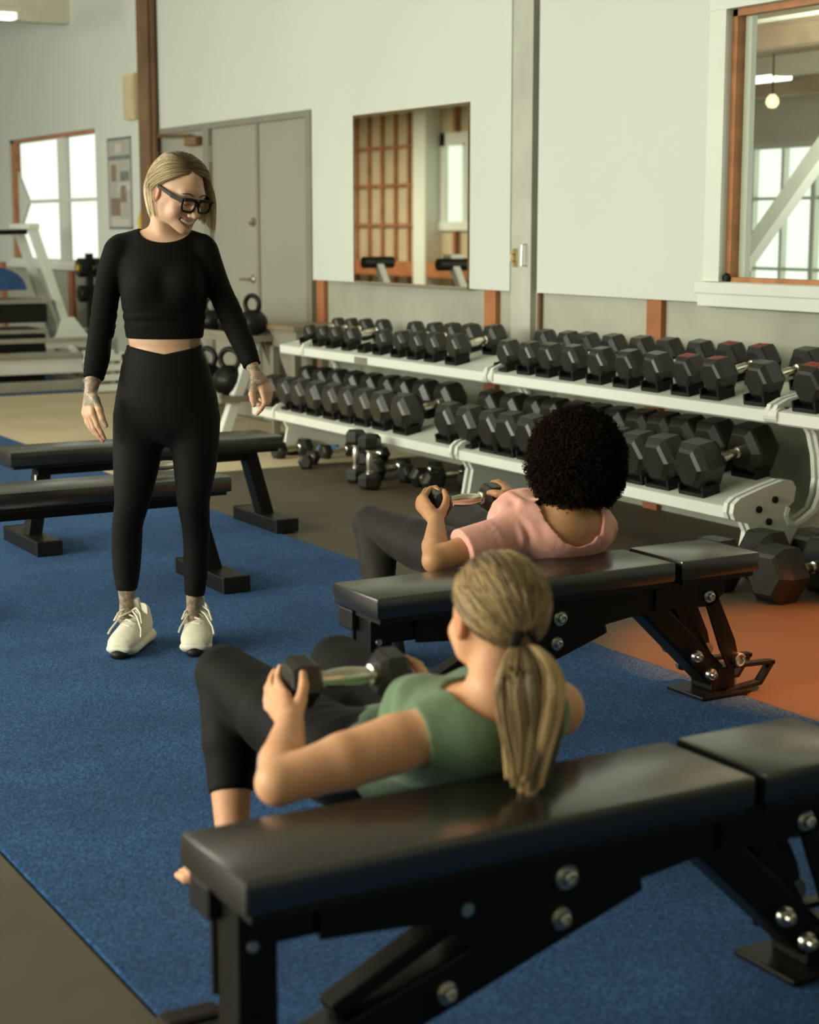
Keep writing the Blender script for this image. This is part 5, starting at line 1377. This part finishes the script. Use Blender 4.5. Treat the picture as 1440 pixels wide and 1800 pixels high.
# close cap under the strands
Fc = Field(THC - 0.14, THC + 0.14, 0.004)
Fc.ell(THC + THR @ np.array([0, -0.014, 0.035]), (0.0755, 0.0955, 0.0845), 0.0, THR)
q = THC + THR @ np.array([0, 0.040, 0.075]); nrm = THR @ np.array([0, 0.80, -0.60])
Fc.halfspace(q, nrm, THC - 0.2, THC + 0.2)
q = THC + THR @ np.array([0, 0.0, -0.045]); Fc.halfspace(q, THR @ np.array([0, 0.35, -1.0]), THC - 0.2, THC + 0.2)
V2, Q2 = Fc.surface(1)
V = np.concatenate([V1, V2]); Q = np.concatenate([Q1, Q2 + len(V1)])
tpart('hair', V, Q, MS['blond'], {'along': np.concatenate([a1, np.full(len(V2), 0.22)]), 'tone': np.concatenate([t1, np.full(len(V2), 0.35)])})
# ================================================================ the two women lying back across the benches (room axes, feet away from the camera)
def sho(a): return np.array(a, float)
def lying_woman(label, J, skin, leg_mat, top_mat, name_top, cfg):
    base = np.array([J['hipL'][0] * 0.5 + J['hipR'][0] * 0.5, J['hipL'][1], 0.0])
    root = person_root(label, tuple(base))
    allp = np.array([J[k] for k in ('shL', 'shR', 'elL', 'elR', 'kneeL', 'kneeR', 'ankL', 'ankR', 'head', 'toeL', 'toeR')])
    lo = allp.min(0) - [0.13, 0.17, 0.2]; hi = allp.max(0) + [0.13, 0.13, 0.22]; lo[2] = 0.0
    h = 0.004
    X = np.array([1.0, 0, 0])
    TOR = J['torso']         # (centre, hw, hd)
    def torso(F, d, i0=0, i1=None):
        t = TOR[i0:i1]; F.chain([p for p, a, b in t], [(a + d, b + d) for p, a, b in t], 0.01, X)
        for s in ('L', 'R'):
            F.cone(J['neck'] - [0, 0, 0.02], J['sh' + s] + [0, 0, 0.004], 0.052 + d, 0.046 + d, 0.03)
        c = J['bust']
        for s in (-1, 1): F.ell(c + [s * 0.066, 0, 0], np.array([0.058, 0.058, 0.05]) + d, 0.035)
    def legs(F, d, skip=None):
        for s in ('L', 'R'):
            hp_, kn, an = J['hip' + s], J['knee' + s], J['ank' + s]
            m1 = hp_ + (kn - hp_) * 0.5; m2 = kn + (an - kn) * 0.35
            back = np.array([0, -0.015, 0.0])
            F.cone(hp_, m1 + [0, 0, -0.005], 0.092 + d, 0.080 + d, 0.03); F.cone(m1 + [0, 0, -0.005], kn, 0.080 + d, 0.060 + d, 0.012)
            if skip != 'shin':
                F.cone(kn, m2 + back, 0.056 + d, 0.055 + d, 0.012); F.cone(m2 + back, an, 0.055 + d, 0.032 + d, 0.012)
    B = Field(lo, hi, h)
    torso(B, -0.003); legs(B, -0.003)
    for s in ('L', 'R'):
        sh, el, wr = J['sh' + s], J['el' + s], J['wr' + s]
        mu = sh + (el - sh) * 0.45; mf = el + (wr - el) * 0.35
        r = cfg.get('arm', 1.0)
        B.cone(sh, mu, 0.050 * r, 0.046 * r, 0.015); B.cone(mu, el, 0.046 * r, 0.037 * r, 0.01)
        B.cone(el, mf, 0.037 * r, 0.039 * r, 0.008); B.cone(mf, wr, 0.039 * r, 0.0245 * r, 0.008)
        hand_prims(B, wr, J['fing' + s], J['thumb' + s], sc=cfg.get('hand', 1.0))
        # foot
        an, toe = J['ank' + s], J['toe' + s]; dr = toe - an; dr[2] = 0; dr /= np.linalg.norm(dr)
        heel = an - dr * 0.05; heel[2] = 0.035
        B.cone(an, heel, 0.033, 0.032, 0.015); B.cone(an + [0, 0, -0.02], toe - dr * 0.05 + [0, 0, 0.008], 0.034, 0.026, 0.015); B.cone(heel, toe - dr * 0.05, 0.03, 0.028, 0.015)
        lt = np.cross(dr, [0, 0, 1.0])
        for q in range(5):
            o = (q - 2) * 0.0165 * (1 if s == 'R' else -1); ln = (0.0, -0.004, -0.010, -0.018, -0.028)[q]
            B.cone(toe - dr * 0.055 + lt * o * 0.85, toe + dr * ln + lt * o, 0.014, (0.0125, 0.010, 0.0095, 0.009, 0.0085)[q], 0.004)
    R = J['headR']; C = J['head']
    B.cone(J['neck'] - [0, 0, 0.03], C + R @ np.array([0, -0.028, -0.03]), 0.060, 0.048, 0.025)
    g = head_prims(B, C, R, cfg.get('hs', 1.0), True)
    for s in (-1, 1): B.ell(g(s * 0.031, 0.0785, 0.0035), 0.0135, 0.003)
    lipA = [(-0.024, 0.080, -0.056), (0, 0.092, -0.058), (0.024, 0.080, -0.056)]
    for i in range(2): B.cone(g(*lipA[i]), g(*lipA[i + 1]), 0.006, 0.006, 0.004)
    B.halfspace((0, 0, 0.0045), (0, 0, -1), lo - 1, hi + 1)
    V, Q = B.surface(2)
    Hc = (V - C) @ R
    onh = (Hc[:, 1] > 0.03) & (np.abs(Hc[:, 2]) < 0.1) & (np.abs(Hc[:, 0]) < 0.07)
    def fd(a, b):
        a = np.array([a[0], a[2]]); b = np.array([b[0], b[2]]); q = Hc[:, [0, 2]]; w = b - a; t = np.clip(((q - a) @ w) / (w @ w), 0, 1)
        return np.where(onh, np.linalg.norm(q - a - t[:, None] * w, axis=1), 1.0)
    lip = np.zeros(len(V)); brow = np.zeros(len(V)); blush = np.zeros(len(V)); ink = np.zeros(len(V))
    for i in range(2): lip = np.maximum(lip, smoothstep(0.007, 0.004, fd(lipA[i], lipA[i + 1])))
    for s in (-1, 1):
        br = [(s * 0.012, 0, 0.0265), (s * 0.032, 0, 0.0355), (s * 0.052, 0, 0.0290)]
        for i in range(2): brow = np.maximum(brow, smoothstep(0.0046, 0.0024, fd(br[i], br[i + 1])))
        blush = np.maximum(blush, cfg.get('ear', 0.8) * np.exp(-(np.linalg.norm(V - g(s * 0.076, -0.006, 0.0), axis=1) / 0.022) ** 2))
    if 'ink' in cfg: ink = smoothstep(0.048, 0.036, np.linalg.norm(V - cfg['ink'], axis=1))
    def mk(nm, V, Q, m, at=None, par=None):
        return link(nm, np_mesh(nm, V - base, Q, m, True, at), par if par is not None else root)
    mk('body', V, Q, skin, {'lip': lip, 'brow': brow, 'blush': blush, 'ink': ink})
    # leggings
    F = Field(lo, hi, 0.0045)
    torso(F, 0.004, 0, 4); legs(F, 0.003)
    wp, wn_ = cfg['waist']; F.halfspace(wp, wn_, wp - np.array([0.35, 0.5, 0.35]), wp + np.array([0.35, 0.10, 0.35]))
    for s in ('L', 'R'):
        an, kn = J['ank' + s], J['knee' + s]; p = kn + (an - kn) * cfg['hem']; n_ = (an - kn)
        F.halfspace(p, n_, p - np.array([0.16, 0.26, 0.4]), p + np.array([0.14, 0.2, 0.05]))
    def folds(A, X_, Y_, Z_):
        out = A
        for s in ('L', 'R'):
            p = J['hip' + s] + [0, 0.03, 0.05]; r2 = (X_ - p[0]) ** 2 + (Y_ - p[1]) ** 2 + (Z_ - p[2]) ** 2
            out = out - 0.0016 * np.sin((Y_ - p[1]) * 170 + 50 * (X_ - p[0])) * np.exp(-r2 / 0.06 ** 2)
        return out
    F.fn(folds)
    V, Q = F.surface(1); mk('leggings', V, Q, leg_mat)
    # top
    F = Field(lo, hi, 0.004)
    cfg['top'](F, torso, J)
    V, Q = F.surface(3); mk(name_top, V, Q, top_mat)
    return root, mk, R, C, base

# ---- woman in green
G = dict(shL=sho((1.425, 2.505, .508)), shR=sho((1.79, 2.54, .510)), elL=sho((1.208, 2.53, .466)), elR=sho((1.86, 2.79, .42)),
         wrL=sho((1.312, 2.695, .512)), wrR=sho((1.735, 2.775, .475)),
         hipL=sho((1.525, 2.91, .355)), hipR=sho((1.715, 2.92, .355)), kneeL=sho((1.454, 3.31, .445)), kneeR=sho((1.735, 3.315, .432)),
         ankL=sho((1.385, 3.125, .085)), ankR=sho((1.72, 3.12, .085)), toeL=sho((1.352, 3.315, .022)), toeR=sho((1.74, 3.31, .022)),
         neck=sho((1.605, 2.46, .575)), head=sho((1.615, 2.485, .712)), bust=sho((1.61, 2.635, .530)))
G['torso'] = [(sho((1.62, 2.965, .335)), .150, .085), (sho((1.62, 2.89, .350)), .168, .100), (sho((1.62, 2.79, .392)), .132, .086), (sho((1.62, 2.70, .435)), .126, .088), (sho((1.61, 2.60, .475)), .146, .098), (sho((1.61, 2.50, .510)), .152, .086), (sho((1.61, 2.45, .525)), .125, .066)]
G['headR'] = rot_head(math.radians(6), math.radians(-2), math.radians(-3), np.array([0, 1.0, 0]), np.array([1.0, 0, 0]))
def fp(rows): return [[ony(*q) for q in r] for r in rows]
G['fingL'] = fp([[(502, 1222, 2.83), (489, 1198, 2.885), (489, 1184, 2.90), (493, 1172, 2.895)], [(492, 1228, 2.845), (478, 1208, 2.905), (478, 1192, 2.925), (483, 1179, 2.925)],
                 [(486, 1240, 2.85), (471, 1224, 2.905), (470, 1210, 2.925), (474, 1199, 2.93)], [(483, 1254, 2.845), (470, 1243, 2.89), (468, 1232, 2.905), (470, 1223, 2.91)]])
G['thumbL'] = fp([[(520, 1258, 2.735), (529, 1231, 2.78), (534, 1207, 2.80), (533, 1183, 2.815)]])[0]
G['fingR'] = fp([[(741, 1187, 2.84), (728, 1164, 2.865), (713, 1157, 2.875), (699, 1158, 2.88)], [(746, 1190, 2.85), (737, 1169, 2.885), (724, 1162, 2.90), (712, 1163, 2.905)],
                 [(748, 1196, 2.855), (744, 1178, 2.89), (733, 1170, 2.91), (722, 1171, 2.915)], [(748, 1203, 2.855), (748, 1188, 2.885), (740, 1180, 2.905), (731, 1180, 2.91)]])
G['thumbR'] = fp([[(735, 1215, 2.80), (722, 1208, 2.80), (712, 1203, 2.805), (703, 1199, 2.81)]])[0]
def green_top(F, torso, J):
    torso(F, 0.006, 1)
    def cut(A, X, Y, Z):
        for s, p in ((-1, J['shL']), (1, J['shR'])):
            d = np.sqrt(((X - p[0] - s * 0.012) / 0.066) ** 2 + ((Y - p[1] - 0.0) / 0.085) ** 2 + ((Z - p[2]) / 0.085) ** 2) - 1
            A = np.maximum(A, -d * 0.06)
        p = J['neck']; d = np.sqrt(((X - p[0]) / 0.086) ** 2 + ((Y - p[1] - 0.01) / 0.11) ** 2 + ((Z - p[2] - 0.012) / 0.062) ** 2) - 1
        A = np.maximum(A, -d * 0.05)
        # hem just above the hips
        n = np.array([0, 0.92, -0.38]); q = np.array([1.62, 2.925, 0.37])
        A = np.maximum(A, (Y - q[1]) * n[1] + (Z - q[2]) * n[2])
        w = np.sin((X - 1.62) * 70 + (Y + Z) * 55) * np.exp(-(((Y - 2.76) / 0.07) ** 2 + ((X - 1.52) / 0.09) ** 2)) + 0.7 * np.sin((Y - Z) * 120 + X * 30) * np.exp(-(((Y - 2.62) / 0.06) ** 2 + ((X - 1.50) / 0.05) ** 2))
        return A - 0.0035 * w
    F.fn(cut)
groot, gmk, GR, GC, gbase = lying_woman('woman in green tank top with blond ponytail lying back across the near bench', G, MS['tan'], MS['legging'], MS['green'], 'tank_top',
    dict(waist=(sho((1.62, 2.78, .40)), sho((0, -0.95, 0.35))), hem=0.63, top=green_top, ear=1.0, hand=1.0, arm=1.06, hs=0.97))
# dumbbell on her hips
def held_db(R, p0, p1, label):
    c = (p0 + p1) / 2; d = p1 - p0
    m = Matrix.Translation(tuple(c)) @ Matrix.Rotation(math.atan2(d[1], d[0]), 4, 'Z') @ Matrix.Rotation(-math.atan2(d[2], math.hypot(d[0], d[1])), 4, 'Y') @ Matrix.Rotation(math.radians(12), 4, 'X')
    return dumbbell(R, m, label)
held_db(0.052, ony(521, 1199, 2.875), ony(690, 1182, 2.875), 'hex dumbbell with chrome handle held on the hips of the woman in green')

# ponytail hair
def ponytail(C, R, N, tie, tail_end, mk, matl, seed, side=0.0):
    rg = np.random.default_rng(seed)
    c0 = np.array([0, -0.014, 0.035]); T = np.array(tie)
    # roots round the hairline and over the scalp
    th = rg.random(N) * 2 * np.pi; tilt = np.radians(18 + 78 * rg.random(N) ** 0.6)
    # hairline circle is centred on the axis pointing up-back
    ax = np.array([0, -0.64, 0.77]); e1 = np.array([1.0, 0, 0]); e2 = np.cross(ax, e1)
    d0 = np.cos(tilt)[:, None] * ax + np.sin(tilt)[:, None] * (np.cos(th)[:, None] * e1 + np.sin(th)[:, None] * e2)
    off = rg.random(N) * 0.007
    def rr(d, o): return 1 / np.sqrt((d[:, 0] / (0.0755 + o)) ** 2 + (d[:, 1] / (0.0955 + o)) ** 2 + (d[:, 2] / (0.084 + o)) ** 2)
    d1 = np.tile((T - c0)[None], (N, 1)) + rg.normal(0, 0.008, (N, 3))
    pts_ = []
    clump = np.round(np.degrees(th) / 9)
    for t in np.linspace(0, 1, 10):
        d = slerp(d0, d1, t); w = smoothstep(0.75, 1, t)
        r = rr(d, off + 0.004 * np.sin(np.pi * t) + 0.0035 * np.sin(clump * 2.3 + 3 * t) * np.sin(np.pi * t))
        pts_.append((c0 + d * r[:, None]) * (1 - w) + (T + rg.normal(0, 0.006, (N, 3))) * w)
    pa = np.stack(pts_, 1) @ R.T + C
    tn = np.clip(0.45 + 0.40 * np.sin(clump * 5.1) + rg.normal(0, 0.13, N), 0, 1)
    low = (d0[:, 2] < -0.15) & (d0[:, 1] < 0.2); tn = np.where(low, tn * 0.35, tn)
    K_ = 10; al = np.linspace(0.12, 0.75, K_)
    V1, Q1 = tubes(pa, np.tile(0.0013 * np.ones(K_)[None], (N, 1)), 3)
    a1 = np.repeat(np.tile(al, N), 3); t1 = np.repeat(np.repeat(tn, K_), 3)
    # tail
    N2 = int(N * 0.8); Tw = C + R @ T; E = np.array(tail_end)
    NC = 22; cidx = rg.integers(0, NC, N2); ca_ = rg.random(NC) * 2 * np.pi; cr_ = np.sqrt(rg.random(NC)); cl = cidx * 1.0
    sp_ang = rg.random(N2) * 2 * np.pi; sp_r = np.sqrt(rg.random(N2)) * 0.26
    u = np.stack([np.cos(ca_[cidx]) * cr_[cidx] + np.cos(sp_ang) * sp_r, np.sin(ca_[cidx]) * cr_[cidx] + np.sin(sp_ang) * sp_r], 1)
    clen = rg.random(NC)
    sx = np.array([math.cos(YAW), -math.sin(YAW), 0]); sy = np.array([math.sin(YAW), math.cos(YAW), 0])
    bk = R @ np.array([0, -1.0, 0.25])
    ln = 1 - 0.16 * clen[cidx] - 0.10 * rg.random(N2) ** 2
    ps = []
    for t in np.linspace(0, 1, 14):
        tt = t * ln
        cen = ((1 - tt) ** 2)[:, None] * Tw + (2 * tt * (1 - tt))[:, None] * (Tw + bk * 0.055 + (E - Tw) * 0.25) + (tt ** 2)[:, None] * E
        wd = (0.011 + 0.038 * np.sin(np.pi * np.clip(t * 0.95, 0, 1) ** 0.8) + 0.014 * t)
        wig = 0.007 * np.sin(cl * 1.7 + t * 5.5)
        ps.append(cen + sx * (u[:, :1] * wd + wig[:, None] * t) + sy * (u[:, 1:] * wd * 0.6 + wig[:, None] * 0.5 * t))
    pb = np.stack(ps, 1); K2 = 14; al2 = np.linspace(0.4, 1.0, K2)
    V2, Q2 = tubes(pb, np.tile((0.0013 * (1 - 0.4 * np.linspace(0, 1, K2)))[None], (N2, 1)), 3)
    t2 = np.clip(0.48 + 0.42 * np.sin(cl * 3.7) + rg.normal(0, 0.12, N2), 0, 1)
    Fc = Field(C - 0.14, C + 0.14, 0.004)
    Fc.ell(C + R @ c0, (0.0745, 0.0945, 0.083), 0.0, R)
    Fc.halfspace(C + R @ (c0 + ax * -0.004), -R @ ax, C - 0.2, C + 0.2)
    V3, Q3 = Fc.surface(1)
    V = np.concatenate([V1, V2, V3]); Q = np.concatenate([Q1, Q2 + len(V1), Q3 + len(V1) + len(V2)])
    o = mk('hair', V, Q, matl, {'along': np.concatenate([a1, np.repeat(np.tile(al2, N2), 3), np.full(len(V3), 0.1)]), 'tone': np.concatenate([t1, np.repeat(np.repeat(t2, K2), 3), np.full(len(V3), 0.35)])})
    return Tw
tie_l = (0.0, -0.108, -0.012)
Tw = ponytail(GC, GR, 2600, tie_l, ony(921, 1402, 2.315), gmk, MS['darkblond'], 11)
mb = MB(); pts_ = []
for k in range(20):
    a = 2 * math.pi * k / 20
    pts_.append(tuple(Tw - gbase + GR @ np.array([0.018 * math.cos(a), -0.004, 0.018 * math.sin(a)])))
part('hair_tie', mb.tube(pts_, 0.010, 8, closed=True), M['blackplastic'], groot, True)

# ---- woman in pink
D = np.array([1.30, 1.58, 0.0])
Pk = {k: v + D for k, v in G.items() if isinstance(v, np.ndarray) and v.shape == (3,)}
Pk['torso'] = [(p + D + [-0.01, 0.0, 0.0], a * 1.04, b * 1.04) for p, a, b in G['torso']]
Pk['headR'] = rot_head(math.radians(-8), math.radians(6), 0, np.array([0, 1.0, 0]), np.array([1.0, 0, 0]))
Pk['bust'] = Pk['bust'] + np.array([-0.02, 0.0, 0.03]); Pk['shL'] = sho((2.72, 4.10, .515)); Pk['shR'] = sho((3.03, 4.12, .510)); Pk['neck'] = sho((2.875, 4.05, .585)); Pk['head'] = sho((2.925, 4.075, .722))
Pk['elL'] = ony(765, 985, 4.10); Pk['wrL'] = ony(767, 917, 4.32)
Pk['elR'] = sho((3.10, 4.34, .43)); Pk['wrR'] = ony(893, 872, 4.42)
Pk['kneeL'] = ony(652, 921, 4.90); Pk['kneeR'] = ony(800, 903, 4.92); Pk['ankL'] = ony(676, 1090, 4.66); Pk['ankR'] = sho((3.02, 4.70, .085))
Pk['toeL'] = Pk['ankL'] + [-0.03, 0.19, 0]; Pk['toeL'][2] = 0.03; Pk['toeR'] = sho((3.03, 4.89, .03))
Pk['ankL'][2] = 0.09
Pk['fingL'] = fp([[(745, 874, 4.46), (757, 859, 4.50), (766, 857, 4.49), (772, 863, 4.47)], [(739, 877, 4.48), (749, 862, 4.53), (758, 859, 4.53), (765, 866, 4.51)],
                  [(737, 885, 4.485), (743, 872, 4.535), (751, 868, 4.54), (758, 872, 4.53)], [(738, 893, 4.48), (741, 882, 4.52), (748, 878, 4.53), (754, 880, 4.52)]])
Pk['thumbL'] = fp([[(776, 902, 4.36), (783, 888, 4.39), (785, 875, 4.41), (781, 863, 4.43)]])[0]
Pk['fingR'] = fp([[(884, 856, 4.46), (874, 849, 4.49), (866, 851, 4.50), (860, 857, 4.49)], [(888, 855, 4.47), (877, 847, 4.51), (867, 848, 4.53), (860, 853, 4.53)],
                  [(890, 858, 4.475), (880, 850, 4.52), (870, 850, 4.54), (862, 855, 4.54)], [(890, 862, 4.475), (882, 854, 4.51), (873, 854, 4.53), (866, 858, 4.53)]])
Pk['thumbR'] = fp([[(884, 870, 4.40), (874, 868, 4.41), (866, 866, 4.43), (859, 866, 4.44)]])[0]
def pink_top(F, torso, J):
    torso(F, 0.010, 1)
    F.ell(J['shL'] * 0.45 + J['bust'] * 0.55 + [-0.02, 0.0, -0.005], (0.095, 0.105, 0.075), 0.05)
    F.ell(J['bust'] + [0.03, -0.01, 0.0], (0.13, 0.085, 0.065), 0.04)
    for s in ('L', 'R'):
        sh, el = J['sh' + s], J['el' + s]; p = sh + (el - sh) * 0.66
        F.cone(sh, p, 0.062, 0.066, 0.02, None, 'u', None, 0.0)
    def cut(A, X, Y, Z):
        p = J['neck']; d = np.sqrt(((X - p[0]) / 0.092) ** 2 + ((Y - p[1] + 0.03) / 0.135) ** 2 + ((Z - p[2] + 0.008) / 0.098) ** 2) - 1
        A = np.maximum(A, -d * 0.06)
        n = np.array([0, 0.92, -0.38]); q = np.array([2.9, 4.46, 0.37])
        A = np.maximum(A, (Y - q[1]) * n[1] + (Z - q[2]) * n[2])
        # pulled folds radiating from the shoulder and gathered at the back yoke
        s1 = J['shL']
        am = 0.5 + 0.5 * np.sin(X * 37 + Z * 51 + 1.0) * np.cos(Y * 43 - X * 21)
        w = am * np.sin((0.75 * (X - s1[0]) + 0.55 * (Z - s1[2]) - 0.45 * (Y - s1[1])) * 105 + 2.2 * np.sin(X * 31 + Y * 17) + 1.6 * np.sin(Z * 44)) * np.exp(-(((X - s1[0] - 0.05) / 0.085) ** 2 + ((Y - s1[1] - 0.03) / 0.11) ** 2))
        w2 = (0.4 + 0.6 * np.sin(X * 23 + 2)) * np.sin((X - 2.9) * 120 + Z * 35 + 1.5 * np.sin(X * 60)) * np.exp(-((Z - 0.515) / 0.035) ** 2) * ((Y < 4.12) * 1.0)
        w3 = am * np.sin((X + Y * 0.8 - Z) * 70 + 2 * np.sin(Y * 40)) * np.exp(-((Y - 4.27) / 0.10) ** 2)
        return A - 0.0055 * w - 0.0040 * w2 - 0.0030 * w3
    F.fn(cut)
proot, pmk, PR, PC, pbase = lying_woman('woman in pink tee with round black afro lying back over the middle bench', Pk, MS['brown'], MS['greylegging'], MS['pink'], 'tee_shirt',
    dict(waist=(sho((2.92, 4.38, .40)), sho((0, -0.95, 0.35))), hem=0.93, top=pink_top, ear=0.3, hand=1.05, arm=1.0, ink=Pk['shL'] + (Pk['elL'] - Pk['shL']) * 0.62))
held_db(0.047, ony(767, 884, 4.475), ony(868, 873, 4.475), 'hex dumbbell held on the hips of the woman in pink, mostly hidden by her hands')
# running shoes, black with red collars
MS['shoeblack'] = cloth('black_shoe_mesh', (0.015, 0.014, 0.012), 0.7, 0.2, 40); MS['shoered'] = mat('red_shoe_foam', (0.42, 0.04, 0.025), 0.6)
mu2 = me_u.copy(); mu2.materials[0] = MS['shoeblack']; ms2 = me_s.copy(); ms2.materials[0] = MS['shoered']; ml2 = me_l.copy(); ml2.materials[0] = MS['shoered']; mt2 = tongue.copy(); mt2.materials[0] = MS['shoered']
for s in ('L', 'R'):
    an, toe = Pk['ank' + s], Pk['toe' + s]; dr = toe - an; dr[2] = 0; dr /= np.linalg.norm(dr)
    sh = link('shoe', mu2, proot); sh.location = tuple(an + dr * 0.185 - pbase); sh.location.z = 0.0045
    sh.rotation_euler = (0, 0, math.atan2(dr[1], dr[0]) - math.pi / 2)
    for nm, me in (('sole', ms2), ('laces', ml2), ('tongue', mt2)): link(nm, me, sh)
# afro: dense coils round the head
def afro(C, rad_, N, mk):
    rg = np.random.default_rng(5)
    v = rg.normal(0, 1, (N, 3)); v /= np.linalg.norm(v, axis=1, keepdims=True)
    face = PR.T @ v.T; keep = ~((face[1] > 0.60) & (face[2] < 0.45)) & ~((face[2] < -0.80))
    v = v[keep]; n = len(v)
    rad_ = np.array(rad_); lump = 1 + 0.05 * np.sin(v[:, 0] * 7 + 1) * np.sin(v[:, 1] * 6) * np.sin(v[:, 2] * 8 + 2) + rg.normal(0, 0.025, n)
    K_ = 9; ts = np.linspace(0.80, 1.0, K_)
    a = np.cross(v, [0.3, 0.5, 0.8]); a /= np.linalg.norm(a, axis=1, keepdims=True); b = np.cross(v, a)
    ph = rg.random(n) * 6.28; fq = rg.uniform(8, 14, n); hr = rg.uniform(0.003, 0.006, n)
    pa = []
    for i, t in enumerate(ts):
        an = ph + fq * (t - 0.8) / 0.2
        pa.append(C + v * rad_ * (t * lump)[:, None] + a * (np.cos(an) * hr)[:, None] + b * (np.sin(an) * hr)[:, None])
    pa = np.stack(pa, 1)
    V1, Q1 = tubes(pa, np.full((n, K_), 0.0010), 3)
    Fc = Field(C - 0.2, C + 0.2, 0.006)
    Fc.ell(C, rad_ * 0.86, 0)
    Fc.ell(PC + PR @ np.array([0, 0.135, -0.05]), (0.085, 0.09, 0.10), 0.02, PR, 'c')
    def rough(A, X, Y, Z): return A + 0.005 * np.sin(X * 190) * np.sin(Y * 170 + 1) * np.sin(Z * 180 + 2)
    Fc.fn(rough)
    V2, Q2 = Fc.surface(1)
    tn = np.clip(0.5 + rg.normal(0, 0.25, n), 0, 1)
    mk('hair', np.concatenate([V1, V2]), np.concatenate([Q1, Q2 + len(V1)]), MS['afro'],
       {'along': np.concatenate([np.repeat(np.tile(np.linspace(0.2, 1, K_), n), 3), np.full(len(V2), 0.1)]), 'tone': np.concatenate([np.repeat(np.repeat(tn, K_), 3), np.full(len(V2), 0.4)])})
afro(ony(1013, 814, 4.06), (0.153, 0.150, 0.168), 13000, pmk)
